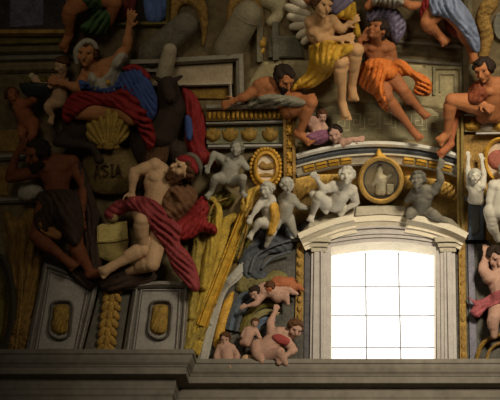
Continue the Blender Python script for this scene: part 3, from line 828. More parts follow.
# ------------------------------------------------------------------ right pier
structure(moulding('trim_%d' % n, [(460, 102.5), (530, 101)], [(-2, .02), (-2, .42), (0, .5), (2.4, .52), (3, .02)], STONE_D)); n += 1
root = empty('gilt_frieze', 'gold leaf moulding under the ledge where the man at the right sits', 'frieze', 480, 107)
slab('bed', [(464, 112), (464, 105), (530, 104), (530, 111)], .3, GOLDD, root, bev=.4)
for i in range(9):
    bm = bmesh.new(); ell(bm, P(467 + i * 5, 108.4, .32), CAMAX, (.05, .075, .06), 8); link('leaf', bm, GOLD, root)
structure(moulding('trim_%d' % n, [(464, 114.5), (530, 113.5)], [(-1.5, .02), (-1.5, .3), (0, .34), (1.5, .33), (2, .02)], GREY)); n += 1
structure(slab('trim_%d' % n, [(464, 132), (464, 116), (530, 115), (530, 132)], .2, mat(142, 124, 80, .35), bev=.4)); n += 1
tag(relief('palmette', [(466, 130), (463, 120), (469, 123), (472, 116), (476, 123), (483, 120), (479, 130)], GOLD, .2, .12, 3, fold=('rad', 473, 132, 26, .04)), 'gold palmette on the right pier above the gold panel', 'ornament')
tag(relief('mask', [(481, 130), (481, 119), (488, 116), (494, 119), (493, 129), (487, 132)], mat(190, 174, 152, .2), .2, .14, 3), 'pale stone mask beside the gold palmette on the right pier', 'mask')
tag(relief('palmette', [(495, 130), (494, 120), (501, 116), (510, 121), (508, 131)], GOLD, .2, .12, 3, fold=('rad', 502, 132, 26, .04)), 'gold palmette cut by the right edge of the picture', 'ornament')
structure(moulding('trim_%d' % n, [(476, 134), (530, 133)], [(-1.3, .02), (-1.3, .3), (0, .36), (1.4, .34), (1.6, .02)], MARBLE)); n += 1
structure(moulding('trim_%d' % n, [(461, 240), (460, 104)], [(-3.5, .02), (-3.5, .32), (-1, .38), (1, .30), (3.5, .34), (3.5, .02)], mat(128, 108, 60, .4))); n += 1
structure(slab('trim_%d' % n, [(463, 240), (463, 134), (530, 134), (530, 240)], .08, OCHRE, bev=.4)); n += 1
root = empty('oval_medallion', 'pale oval medallion with a rose red centre cut by the right edge', 'medallion', 498, 160)
el2 = [(500 + 15 * math.cos(a), 160 + 21 * math.sin(a)) for a in [k * math.pi / 20 for k in range(40)]]
moulding('frame', el2, [(-2.5, .05), (-2.5, .24), (0, .32), (2, .24), (2, .05)], GOLD, root, closed=True)
slab('field', el2, .16, mat(196, 170, 140, .25), root, bev=.5)
relief('rose_motif', [(490, 166), (488, 156), (496, 150), (508, 152), (512, 162), (500, 170)], mat(150, 88, 72, .45), .18, .1, 3, root)
root = empty('pedestal', 'dark blue grey pedestal under the small bust on the right pier', 'pedestal', 476, 240)
slab('shaft', [(468, 240), (468, 200), (484, 200), (484, 240)], .26, BLUEG, root, bev=1)
slab('cap', [(465, 201), (465, 196), (487, 196), (487, 201)], .36, GREYD, root, bev=.6)
slab('frame', [(472, 236), (472, 205), (480, 205), (480, 236)], .29, GREYD, root, bev=.8)

# ------------------------------------------------------------------ painted fields beside the window
WALLB = mat(72, 74, 82, .4, 3)
tag(slab('backdrop', [(304, 362), (305, 246), (318, 246), (318, 362)], .04, mat(86, 82, 82, .3), bev=.4), 'blue grey painted strip left of the white window frame', 'panel')
root = empty('gilt_strip', 'upright dull gold strip of leaves left of the window', 'ornament', 299, 345)
slab('bed', [(295, 322), (297, 238), (304, 238), (303, 322)], .08, GOLDD, root, bev=.5)
for i in range(9):
    bm = bmesh.new(); ell(bm, P(299.5, 246 + i * 9, .1), CAMAX, (.06, .1, .06), 8); link('leaf', bm, OCHRE, root)
root = empty('gilt_strip', 'upright gold strip of leaves between the window and the red cloth child', 'ornament', 463, 345)
slab('bed', [(460, 360), (458.5, 242), (465, 242), (467, 360)], .1, GOLDD, root, bev=.5)
for i in range(13):
    bm = bmesh.new(); ell(bm, P(462 + i * .12, 248 + i * 9, .1), CAMAX, (.06, .1, .04), 8); link('leaf', bm, OCHRE, root)
tag(slab('backdrop', [(470, 360), (468, 244), (474, 244), (477, 360)], .08, mat(112, 108, 116, .3), bev=.5), 'grey violet strip right of the gold strip', 'panel')
# arcs of the painted niche on the left
for k, (r, m_, w_) in enumerate(((46, mat(88, 98, 106, .3), 4), (38, GREYD, 3), (30, OLIVE, 3.5), (23, mat(130, 120, 78, .35), 3), (16, BLUEG, 3))):
    pth = [(268 - r * .86 * math.cos(a), 338 - r * 1.15 * math.sin(a)) for a in [math.pi * (.05 + .62 * i / 10) for i in range(11)]]
    structure(moulding('trim_%d' % n, pth, [(-w_, .02), (-w_, .08), (0, .2 - k * .02), (w_, .08), (w_, .02)], m_, curve=True)); n += 1
tag(relief('gilt_relief', [(213, 346), (218, 318), (226, 298), (234, 292), (230, 312), (225, 330), (221, 346)], GOLD, .06, .1, 3, fold=('lin', 10, .3, 24, .05)), 'curved gold strip beside the pale groin arch', 'panel')
root = empty('scroll_bracket', 'dark grey scroll bracket left of the window hood', 'bracket', 262, 250)
relief('volute', [(238, 268), (244, 246), (258, 232), (276, 224), (294, 226), (297, 240), (288, 252), (270, 254), (262, 266), (268, 276), (256, 282), (244, 280)], mat(74, 76, 78, .35), .08, .2, 6, root, fold=('ring', 262, 268, 14, .05))
for rl in ([(250, 272, .3), (256, 256, .33), (272, 246, .33), (292, 240, .3)], [(262, 268, .3), (272, 258, .32), (290, 252, .3)]):
    tubes('rib', [rl], GREYD, 1.6, .3, root)
root = empty('scroll_bracket', 'small gold and green scroll between the dark bracket and the flying child', 'bracket', 250, 285)
relief('volute', [(236, 290), (240, 276), (250, 270), (262, 276), (276, 270), (288, 276), (284, 284), (262, 286), (250, 294)], mat(112, 102, 60, .4), .05, .14, 4, root, fold=('ring', 250, 285, 24, .05))
root = empty('gilt_arch', 'gold curved moulding at the lower right beside the red cloth child', 'ornament', 492, 345)
moulding('outer_band', [(476, 362), (481, 346), (492, 337), (510, 334)], [(-2, .04), (-2, .2), (0, .28), (2, .2), (2, .04)], GOLDD, root, curve=True)
moulding('inner_band', [(486, 362), (490, 350), (498, 344), (512, 342)], [(-1.5, .04), (-1.5, .14), (0, .2), (1.5, .14), (1.5, .04)], OCHRE, root, curve=True)

structure(moulding('trim_%d' % n, [(468, 98), (467, -14)], [(-5, .02), (-5, .08), (-1, .14), (3, .1), (5, .02)], mat(118, 108, 82, .3))); n += 1
root = empty('strapwork', 'gold strap ornament in the upper right corner above the seated man', 'ornament', 487, 40)
relief('strap', [(478, 64), (480, 40), (476, 20), (482, 2), (494, -8), (498, 6), (490, 18), (494, 34), (490, 52), (486, 66)], OCHRE, .04, .1, 4, root, fold=('lin', 20, .8, 22, .04))
slab('grey_oval', [(502 + 9 * math.cos(t), 26 + 15 * math.sin(t)) for t in [k * .4488 for k in range(14)]], .12, mat(128, 124, 108, .25), root, bev=1)
# ------------------------------------------------------------------ painted and stucco figures
SK_PALE = mat(196, 158, 118, .16, 4, .7, .12); SK_WARM = mat(178, 120, 76, .2, 4, .7, .12); SK_RED = mat(156, 92, 58, .22, 4, .7, .12)
SK_ORG = mat(162, 102, 62, .2, 4, .7, .12); SK_BRN_SHADE = mat(118, 68, 42, .25, 4, .7, .12); SK_PINK = mat(172, 134, 114, .16, 4, .7, .12)  # the brown skin is coloured darker to imitate shadow on the bearded man
STU = mat(186, 178, 160, .16, 5, .75, .15); STU_G = mat(150, 144, 128, .22, 5, .75, .15); STU_B = mat(112, 106, 92, .25, 5, .75, .15)
H_DARK = mat(44, 32, 24, .3, 8); H_BRN = mat(84, 54, 32, .3, 8); H_GREY = mat(100, 90, 76, .3, 8); H_STU = mat(170, 164, 148, .2, 6)
RED = mat(134, 38, 36, .3, 3, .7, .15); ROSE = mat(140, 58, 58, .25, 3, .7, .15); BLUE = mat(66, 84, 136, .25, 3, .7, .15); YEL = mat(190, 146, 48, .22, 3, .7, .15)
ORG = mat(190, 104, 42, .25, 3, .7, .15); GRN = mat(66, 92, 54, .3, 3, .7, .15); WHT = mat(168, 160, 140, .16, 3, .7, .15); LILAC = mat(122, 112, 132, .25, 3, .7, .15)
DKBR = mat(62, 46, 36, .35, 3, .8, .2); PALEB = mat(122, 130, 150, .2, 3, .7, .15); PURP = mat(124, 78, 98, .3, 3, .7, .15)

def wear(f, name, pts, m, over=True, **k):
    if 'fold' in k: q = k['fold']; k['fold'] = (q[0], q[1], q[2], q[3] * 1.1, q[4] * 1.35)
    k['h'] = k.get('h', .12) * .75; k.setdefault('step', 1.7)
    return relief(name, pts, m, parent=f['root'], over=[f['body']] if over else None, thick=k.pop('thick', .10), **k)

# --- dark camel under the seated woman
def camel():
    root = empty('camel', 'dark brown camel with small ears kneeling under the woman in red', 'camel', 120, 130)
    bm = bmesh.new()
    def pt(x, y, d): return P(x, y, d)
    px = 1 / PXM
    ell(bm, pt(78, 124, .5), (RT, UP, VIEW), (16 * px, 22 * px, 14 * px), 16)           # haunch
    caps(bm, pt(84, 126, .12), pt(138, 130, .12), 17 * px, 20 * px, 18)                  # trunk
    ell(bm, pt(152, 138, .3), (RT, UP, VIEW), (23 * px, 32 * px, 13 * px), 16)          # chest
    caps(bm, pt(160, 132, .4), pt(172, 108, .5), 19 * px, 14 * px, 16)                  # neck
    caps(bm, pt(172, 108, .5), pt(168, 88, .6), 14 * px, 11 * px, 16)
    caps(bm, pt(168, 85, .68), pt(170, 94, .85), 9 * px, 7 * px, 14)                    # head towards us
    ell(bm, pt(170, 98, .88), (RT, UP, VIEW), (6.4 * px, 5.4 * px, 6 * px), 12)        # muzzle
    for s_ in (-1, 1):
        caps(bm, pt(167 + s_ * 8, 80, .65), pt(167 + s_ * 15, 76, .62), 3 * px, 1.6 * px, 8)   # ears
    caps(bm, pt(68, 136, .6), pt(58, 142, .72), 9 * px, 5.5 * px, 12); caps(bm, pt(58, 142, .72), pt(92, 146, .74), 5.5 * px, 4 * px, 12)   # folded leg
    caps(bm, pt(92, 146, .74), pt(99, 158, .76), 4.2 * px, 4 * px, 10); ell(bm, pt(99, 160, .78), CAMAX, (5.5 * px, 4.5 * px, 5 * px), 10)
    caps(bm, pt(178, 150, .45), pt(186, 186, .4), 10 * px, 6 * px, 12)
    link('body', voxel(bm, 'body', .03, 3), mat(54, 42, 32, .35, 4, .75, .25), root)
    for s_ in (-1, 1):
        e = bmesh.new(); ell(e, pt(168 + s_ * 6, 87, .86), CAMAX, (.04, .035, .03), 8); link('eye', e, EYE, root)
        e = bmesh.new(); ell(e, pt(170 + s_ * 2.4, 99, 1.02), CAMAX, (.03, .02, .02), 8); link('nostril', e, EYE, root)
    relief('mane', [(150, 112), (160, 116), (170, 132), (168, 158), (158, 172), (146, 166), (144, 140)], mat(86, 60, 36, .35, 6), .55, .12, 4, root, thick=.2, fold=('lin', 84, .8, 26, .05))
camel()
tag(relief('red_banner', [(181, 90), (188, 89), (196, 96), (203, 112), (206, 130), (205, 146), (214, 158), (216, 166), (206, 167), (194, 160), (186, 146), (184, 120)], RED, .25, .22, 5, fold=('lin', 98, .5, 18, .06)),
    'deep red hanging cloth right of the dark camel', 'cloth')
tag(relief('blue_cloth', [(185, 116), (191, 118), (193, 130), (191, 140), (186, 138)], BLUE, .5, .08, 3), 'small blue cloth scrap on the red hanging right of the camel', 'cloth')

# --- woman in red with white headscarf
f = figure('person', 'woman in white headscarf, blue bodice and red skirt raising one arm high', 'person', 24,
    dict(head=(87, 53, .75), chest=(102, 78, .6), pelvis=(112, 104, .55), ls=(88, 73, .65), le=(78, 88, .75), lw=(66, 84, .8), rs=(116, 62, .6), re=(127, 47, .55), rw=(129, 27, .5), rh=(132, 13, .5),
         lk=(78, 112, .95), rk=(132, 118, .9)), SK_WARM, H_BRN, face=(-.05, -.25, 1), up=(.1, 1, 0), female=True)
relief('headscarf', [(75, 64), (73, 52), (77, 44), (86, 38), (95, 41), (99, 49), (96, 50), (91, 45), (85, 46), (81, 52), (80, 60), (78, 66)], WHT, .85, .14, 3, f['root'], thick=.3, fold=('rad', 87, 54, 18, .03))
wear(f, 'bodice', [(90, 72), (99, 78), (108, 72), (114, 58), (122, 52), (128, 57), (122, 68), (120, 84), (114, 92), (98, 93), (86, 92)], WHT, d=.6, h=.1, w=4, fold=('lin', 70, .6, 18, .03))
wear(f, 'sash', [(79, 80), (88, 82), (100, 84), (112, 82), (122, 72), (126, 76), (122, 88), (112, 93), (96, 93), (82, 91)], BLUE, d=.65, h=.12, w=4, fold=('lin', 10, .6, 22, .04))
blobs('brooch', [(108, 82, 1.02, 2.4, 2.4, 1.6)], GOLD, f['root'])
wear(f, 'skirt', [(62, 118), (64, 104), (72, 94), (86, 91), (104, 93), (118, 90), (126, 84), (136, 92), (144, 104), (152, 122), (156, 140), (150, 150), (143, 140), (134, 122), (120, 110), (104, 106), (90, 106), (76, 116), (68, 124)], RED, d=.85, h=.2, w=6, fold=('lin', 150, .9, 16, .07))
wear(f, 'mantle', [(119, 82), (126, 70), (140, 68), (150, 80), (157, 98), (156, 114), (150, 120), (142, 108), (132, 98), (124, 92)], BLUE, over=False, d=.85, h=.2, w=5, fold=('lin', 118, .5, 20, .06))
wear(f, 'red_lining', [(122, 68), (134, 64), (146, 70), (151, 78), (146, 80), (138, 72), (128, 72)], RED, over=False, d=.85, h=.16, w=4, fold=('lin', 150, .5, 20, .05))

# --- children with the bowl
figure('child', 'pale naked child leaning over the dark bowl beside the woman in red', 'child', 15,
    dict(head=(62, 65, .6), chest=(60, 84, .5), pelvis=(59, 101, .5), ls=(56, 80, .6), le=(50, 86, .75), lw=(43, 83, .8), rs=(67, 80, .45), lk=(48, 106, .8), la=(52, 117, .75), lt=(50, 124, .8)), SK_PALE, H_BRN,
    face=(-.7, -.4, .6), child=True)
figure('child', 'ruddy naked child at the left edge reaching for the dark bowl', 'child', 15,
    dict(head=(12, 95, .5), chest=(22, 108, .5), pelvis=(28, 122, .45), ls=(14, 108, .4), rs=(28, 103, .6), re=(34, 100, .75), rw=(31, 92, .8), lk=(22, 134, .6), la=(28, 144, .5), rk=(33, 134, .7), ra=(30, 148, .6), rt=(27, 152, .65)), SK_RED, H_BRN,
    face=(.5, .3, .7), child=True)
root = empty('bowl', 'dark greenish bowl heaped with pale fruit held between the two children', 'bowl', 38, 94)
bm = bmesh.new()
profl = [(0, -8), (8, -7), (14, -3), (17, 2), (18, 6), (16, 6), (0, 5)]
rings = []
for r_, z_ in profl:
    rings.append([bm.verts.new(P(37, 90, .7) + (RT * math.cos(a) * r_ + VIEW * math.sin(a) * r_ * .6 + (UP + RT * .1) * z_) / PXM) for a in [k * math.pi / 12 for k in range(24)]])
for a, b in zip(rings, rings[1:]):
    for k in range(24): bm.faces.new((a[k], a[(k + 1) % 24], b[(k + 1) % 24], b[k]))
link('vessel', bm, mat(44, 48, 40, .3, 4, .5), root)
for x, y, r_, m_ in ((28, 81, 4, OLIVE), (35, 79, 4.6, mat(170, 150, 110)), (43, 80, 4.2, OLIVE), (32, 76, 3.4, mat(186, 170, 130)), (49, 83, 3, BROWN)):
    tag(blobs('fruit', [(x, y, .75, r_, r_, r_)], m_), {28: 'green fruit at the left of the heaped dark bowl', 35: 'large pale fruit in the middle of the dark bowl', 43: 'green fruit right of the pale one in the dark bowl', 32: 'topmost pale fruit on the dark bowl', 49: 'brown fruit at the right rim of the dark bowl'}[x], 'fruit')

# --- top edge figure with green cloth
f = figure('person', 'bare legged figure cut by the top edge with a green cloth over the lap', 'person', 22,
    dict(pelvis=(92, -8, .4), lhip=(86, -4, .45), lk=(70, 10, .6), la=(69, 36, .45), lt=(62, 50, .5), rhip=(100, -6, .4), rk=(115, 2, .5), ra=(110, 22, .35)), SK_ORG)
wear(f, 'green_cloth', [(78, -8), (96, -10), (102, 4), (110, 16), (108, 30), (98, 36), (84, 32), (80, 26), (90, 18), (88, 8)], GRN, d=.4, h=.2, w=5, fold=('lin', 55, .6, 16, .06))

# --- bearded man, lower left
f = figure('person', 'dark bearded man with brown skin bracing his raised arm at the far left', 'person', 25,
    dict(head=(37, 154, .85), chest=(56, 172, .6), pelvis=(58, 202, .5), ls=(34, 172, .7), le=(10, 178, .7), lw=(17, 153, .75), lh=(27, 142, .8), rs=(72, 162, .55), re=(84, 186, .5), rw=(82, 212, .65),
         lk=(37, 236, .9), la=(64, 258, .7), lt=(76, 268, .75), rk=(76, 244, .8), ra=(91, 274, .6), rt=(107, 272, .7)), SK_BRN_SHADE, H_DARK, face=(-.6, -.35, .7), beard=H_DARK, up=(.1, 1, 0))
wear(f, 'loincloth', [(36, 196), (46, 190), (62, 189), (76, 192), (82, 208), (84, 230), (76, 246), (62, 240), (48, 236), (36, 228), (34, 216), (42, 206)], DKBR, d=.6, h=.2, w=6, fold=('lin', 118, .8, 13, .06))
wear(f, 'tan_fold', [(36, 226), (42, 216), (52, 226), (62, 234), (58, 240), (46, 236)], mat(136, 92, 50, .3), over=True, d=.85, h=.14, w=4, fold=('lin', 150, .4, 18, .05))
wear(f, 'cloak', [(74, 158), (84, 166), (92, 190), (98, 214), (92, 236), (84, 230), (82, 200), (76, 178)], DKBR, over=False, d=.5, h=.2, w=5, fold=('lin', 100, .5, 16, .06))
wear(f, 'white_cloth', [(18, 196), (20, 186), (28, 182), (38, 184), (44, 192), (36, 198), (26, 201)], WHT, over=False, d=.4, h=.2, w=5, fold=('lin', 60, .5, 22, .05))
wear(f, 'trailing_cloth', [(58, 250), (74, 252), (86, 268), (96, 284), (90, 290), (76, 282), (62, 266)], DKBR, over=False, d=.4, h=.15, w=5, fold=('lin', 140, .5, 18, .05))

# --- man with red bandana
f = figure('person', 'pale chested man with a red bandana slumping back over rose red drapery', 'person', 25,
    dict(head=(183, 169, .95), chest=(160, 182, .75), pelvis=(154, 208, .65), ls=(155, 165, .85), le=(134, 172, .95), lw=(132, 191, .95), lh=(131, 201, .98), rs=(176, 186, .6), re=(184, 206, .5), rw=(166, 216, .55),
         lk=(142, 220, 1.15), la=(144, 250, .85), rk=(152, 264, .85), ra=(128, 272, .5)), SK_PALE, H_BRN, face=(-.55, .35, .7), up=(.75, .75, .1), beard=H_BRN)
bm = bmesh.new()
relief('bandana', [(176, 160), (182, 155), (192, 157), (198, 166), (197, 174), (191, 172), (187, 166), (180, 165)], RED, 1.05, .16, 3, f['root'], thick=.3, fold=('lin', 160, .4, 18, .03))
relief('cap', [(184, 156), (190, 152), (199, 157), (203, 167), (200, 176), (197, 170), (193, 160)], H_GREY, .9, .2, 3, f['root'], thick=.4)
g = figure('lower_leg', 'x', 'leg', 25, dict(lk=(143, 250, .85), la=(113, 266, .95), lt=(100, 274, 1.0)), SK_PALE)
g['body'].parent = f['root']; g['body'].matrix_parent_inverse = Matrix.Translation(-f['root'].location); g['body'].name = 'shin'; bpy.data.objects.remove(g['root'])
wear(f, 'shaded_arm_cloth', [(164, 196), (172, 186), (186, 184), (196, 190), (197, 200), (188, 212), (176, 222), (166, 216), (162, 206)], mat(110, 76, 50, .3), d=.55, h=.25, w=6, fold=('lin', 130, .5, 16, .05))  # brown drape whose colour stands in for shade on the shoulder and arm
wear(f, 'red_drapery', [(104, 214), (112, 204), (124, 198), (140, 196), (154, 200), (164, 208), (174, 220), (182, 228), (180, 242), (188, 252), (196, 266), (200, 286), (194, 292), (182, 280), (172, 268), (166, 252), (158, 240), (150, 228), (146, 216), (134, 211), (122, 215), (110, 222)], ROSE, d=.75, h=.2, w=5, fold=('lin', 138, .6, 15, .07))
wear(f, 'red_mantle', [(172, 226), (186, 214), (196, 202), (203, 196), (209, 206), (207, 220), (216, 226), (216, 234), (202, 232), (192, 238), (178, 240)], RED, over=False, d=.55, h=.25, w=5, fold=('lin', 45, .6, 16, .07))
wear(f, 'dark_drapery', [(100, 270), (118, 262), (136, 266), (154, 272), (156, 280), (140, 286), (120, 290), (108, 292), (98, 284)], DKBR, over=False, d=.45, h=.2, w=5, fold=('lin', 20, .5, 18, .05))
wear(f, 'side_drapery', [(84, 226), (94, 206), (100, 214), (98, 240), (102, 262), (96, 282), (86, 262), (82, 244)], DKBR, over=False, d=.5, h=.2, w=5, fold=('lin', 96, .5, 16, .05))  # dark brown drapery left of the stone block
root = empty('stone_block', 'dull yellow cracked stone block between the two men', 'stone', 112, 240)
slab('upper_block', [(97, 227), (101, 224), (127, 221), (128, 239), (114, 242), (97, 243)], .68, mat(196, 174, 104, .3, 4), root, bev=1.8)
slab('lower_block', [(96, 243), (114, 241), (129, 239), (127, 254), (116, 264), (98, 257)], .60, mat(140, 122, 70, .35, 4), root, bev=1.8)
tag(blobs('round_stone', [(113, 217, .72, 6.5, 6, 6)], mat(168, 146, 96, .3, 3), vox=.03), 'round yellowish stone on top of the stone block', 'stone')

# --- stucco seated figure on the left pier
figure('putto', 'grey stucco putto sitting with legs apart left of the oval medallion', 'statue', 15,
    dict(head=(237, 149, .7), chest=(232, 163, .55), pelvis=(228, 178, .5), ls=(224, 160, .55), le=(214, 154, .55), lw=(210, 164, .6), rs=(240, 160, .5), re=(247, 168, .5), lk=(216, 178, .85), la=(211, 192, .65), lt=(206, 198, .7), rk=(243, 178, .85), ra=(242, 192, .6), rt=(246, 197, .7)), STU_G, mat(120, 114, 98, .25), face=(-.2, .1, 1), child=True, eyes=False)
# --- groin putti
f = figure('putto', 'pale stucco putto with a gold sash climbing beside the yellow rib', 'statue', 15,
    dict(head=(267, 190, .75), chest=(268, 203, .6), pelvis=(271, 219, .5), ls=(263, 201, .65), le=(257, 208, .75), lw=(253, 215, .8), rs=(275, 201, .55), lk=(260, 222, .75), la=(252, 233, .6), lt=(249, 239, .65), rk=(272, 233, .7), ra=(266, 246, .5)), STU, H_STU, face=(-.5, -.1, .8), child=True, eyes=False)
wear(f, 'gold_sash', [(270, 206), (277, 203), (280, 214), (278, 226), (272, 236), (266, 234), (270, 222)], GOLD, d=.5, h=.12, w=3, fold=('lin', 80, .4, 24, .03))
figure('putto', 'stucco putto with curly hair turned sideways between the sash putto and the reclining putto', 'statue', 15,
    dict(head=(287, 186, .7), chest=(286, 201, .55), pelvis=(283, 216, .5), ls=(280, 198, .5), rs=(292, 198, .6), re=(299, 206, .65), rw=(307, 208, .6), lk=(276, 226, .7), rk=(292, 226, .7), ra=(296, 236, .5)), STU_G, H_STU, face=(.3, -.2, 1), child=True, eyes=False)
figure('putto', 'white stucco putto reclining on the hood left of the round medallion', 'statue', 18,
    dict(head=(347, 176, .7), chest=(342, 191, .6), pelvis=(334, 203, .55), ls=(334, 186, .65), le=(324, 190, .7), lw=(318, 181, .7), rs=(352, 190, .55), re=(356, 202, .6), rw=(348, 208, .7), lk=(319, 196, .85), la=(312, 215, .7), lt=(310, 222, .75), rk=(314, 194, .6), ra=(326, 212, .75)), STU, H_STU, face=(-.1, .1, 1), child=True, eyes=False)
figure('putto', 'dark grey stucco putto raising an arm right of the round medallion', 'statue', 17,
    dict(head=(418, 180, .7), chest=(424, 194, .6), pelvis=(420, 210, .5), ls=(415, 192, .6), le=(408, 200, .65), rs=(434, 190, .6), re=(441, 180, .6), rw=(438, 169, .55), rh=(442, 160, .55), lk=(410, 214, .8), rk=(434, 214, .8), ra=(446, 222, .6)), STU_B, mat(90, 86, 76, .25), face=(-.3, .1, 1), child=True, eyes=False)

# --- bending man with dark hair
f = figure('person', 'dark haired man with orange shoulders bending forward over grey drapery on the pier', 'person', 22,
    dict(head=(284, 78, .75), chest=(268, 90, .55), pelvis=(290, 102, .35), ls=(258, 88, .6), le=(246, 96, .7), lw=(236, 100, .7), rs=(276, 86, .55), re=(290, 98, .6), rw=(300, 98, .55),
         rhip=(290, 108, .4), rk=(311, 102, .75), ra=(299, 134, .5), rt=(313, 143, .6)), SK_ORG, H_DARK, face=(.5, -.75, .5), up=(.3, .7, .6), beard=H_DARK)
wear(f, 'drapery', [(246, 107), (256, 98), (270, 94), (286, 95), (300, 98), (306, 103), (298, 107), (280, 106), (262, 108)], mat(128, 122, 102, .2), d=.55, h=.2, w=4, fold=('lin', 20, .6, 20, .06))
# --- little face and its companion on the ledge
f = figure('child', 'child with dark hair peeping over the white ledge', 'child', 17,
    dict(head=(335, 134, .3), rs=(343, 143, .15), re=(347, 142, .2), rw=(353, 139, .25), rh=(357, 139, .25)), SK_PINK, H_DARK, face=(-.15, -.35, 1), up=(-.15, 1, 0), child=True)
f = figure('person', 'small pink bodied figure crouching in purple cloth behind the foot of the bending man', 'person', 12,
    dict(head=(322, 116, .35), chest=(314, 124, .35), pelvis=(320, 136, .3), ls=(308, 122, .3), rs=(320, 121, .3), re=(326, 128, .4), rw=(318, 132, .45), lk=(308, 136, .5)), SK_PINK, H_BRN, face=(.2, -.4, .8))
wear(f, 'purple_cloth', [(306, 136), (316, 131), (326, 130), (330, 137), (322, 144), (310, 142)], PURP, d=.3, h=.14, w=3, fold=('lin', 20, .4, 24, .04))

# --- winged figure in yellow
f = figure('winged_person', 'winged young figure in a yellow skirt sitting with bare legs dangling', 'person', 22,
    dict(head=(322, 5, .75), chest=(320, 31, .55), pelvis=(328, 53, .5), ls=(311, 22, .6), le=(320, 39, .75), lw=(338, 39, .8), lh=(346, 38, .8), rs=(332, 21, .5), re=(341, 30, .5), rw=(346, 26, .5),
         lk=(341, 62, .95), la=(342, 102, .6), lt=(347, 121, .55), rk=(357, 50, .95), ra=(352, 87, .65), rt=(354, 101, .6)), mat(190, 146, 100, .16, 4, .7, .12), H_BRN, face=(.55, -.3, .75), up=(.05, 1, 0))
wear(f, 'yellow_skirt', [(309, 46), (318, 43), (328, 40), (342, 43), (353, 45), (350, 53), (338, 60), (334, 64), (332, 74), (322, 82), (312, 88), (302, 88), (290, 92), (296, 82), (306, 72), (309, 58)], YEL, d=.5, h=.16, w=5, fold=('lin', 66, .7, 15, .06))
wear(f, 'yellow_mantle', [(336, 16), (346, 8), (355, 2), (357, 16), (361, 34), (360, 42), (354, 34), (350, 22), (344, 20)], YEL, over=False, d=.45, h=.16, w=4, fold=('lin', 70, .6, 18, .05))
wear(f, 'brown_lining', [(331, 20), (342, 18), (350, 22), (353, 33), (344, 35), (334, 34)], BROWN, over=False, d=.3, h=.12, w=3)
def wing(root, feathers, m_):
    for a, b, w_ in feathers:
        (x0, y0), (x1, y1) = a, b; dx, dy = x1 - x0, y1 - y0; l = math.hypot(dx, dy); nx, ny = -dy / l * w_, dx / l * w_
        relief('feather', [(x0 - nx * .8, y0 - ny * .8), (x0 + dx * .5 - nx * 1.3, y0 + dy * .5 - ny * 1.3), (x1 - nx * .8, y1 - ny * .8), (x1 + nx * .7, y1 + ny * .7), (x0 + dx * .5 + nx * 1.3, y0 + dy * .5 + ny * 1.3), (x0 + nx * .8, y0 + ny * .8)], m_, .18, .08, 2.5, root, step=1.8)
WING = mat(220, 206, 176, .2, 4)
wing(f['root'], [((310, 16), (286, 6), 4), ((310, 20), (288, 16), 4), ((311, 24), (290, 27), 3.6), ((311, 29), (297, 37), 3.4), ((311, 34), (302, 44), 3), ((306, 8), (290, -6), 4.4)], WING)
wing(f['root'], [((331, 12), (344, -4), 4), ((334, 14), (352, 0), 4)], LILAC)
wing(f['root'], [((300, 2), (292, -10), 4), ((308, 4), (304, -10), 4.5)], mat(176, 112, 76, .3))

# --- figure in orange
f = figure('person', 'dark haired figure in flying orange drapery with bare legs, right of the winged figure', 'person', 20,
    dict(head=(378, 30, .75), chest=(377, 50, .55), pelvis=(374, 68, .5), ls=(366, 44, .6), le=(358, 52, .7), lw=(360, 40, .8), lh=(366, 34, .8), rs=(390, 48, .5), re=(394, 60, .55), rw=(380, 62, .7),
         lhip=(376, 72, .5), lk=(387, 96, .85), la=(412, 130, .5), lt=(421, 140, .5), rhip=(384, 68, .5), rk=(403, 90, .8), ra=(420, 110, .55), rt=(428, 118, .55)), mat(146, 90, 54, .2, 4, .7, .12), H_DARK, face=(-.6, .3, .7), up=(.3, 1, 0))
wear(f, 'orange_skirt', [(361, 66), (368, 60), (380, 58), (392, 61), (398, 70), (394, 78), (384, 82), (386, 98), (388, 112), (380, 106), (374, 96), (362, 88), (357, 78)], ORG, d=.55, h=.2, w=5, fold=('lin', 74, .8, 16, .07))
wear(f, 'orange_mantle', [(388, 64), (398, 59), (406, 62), (414, 70), (426, 76), (432, 84), (430, 95), (420, 96), (413, 92), (415, 82), (408, 76), (398, 76)], ORG, over=False, d=.6, h=.22, w=5, fold=('lin', 140, .8, 16, .07))
wear(f, 'lilac_mantle', [(366, 20), (370, 8), (382, 3), (396, 8), (406, 24), (402, 38), (394, 44), (388, 32), (384, 20), (374, 24)], LILAC, over=False, d=.3, h=.2, w=5, fold=('lin', 60, .8, 18, .06))
f = figure('person', 'figure cut by the top edge stretching an orange arm toward the blue robe', 'person', 20,
    dict(chest=(388, -8, .4), pelvis=(376, -22, .3), rs=(398, -4, .5), re=(410, 6, .55), rw=(424, 4, .5), rh=(432, 2, .5), ls=(378, -2, .45), le=(368, 6, .5)), SK_ORG)
wear(f, 'pale_shirt', [(372, 4), (378, -8), (396, -8), (404, 2), (396, 9), (384, 8)], WHT, d=.4, h=.16, w=4, fold=('lin', 80, .6, 20, .05))

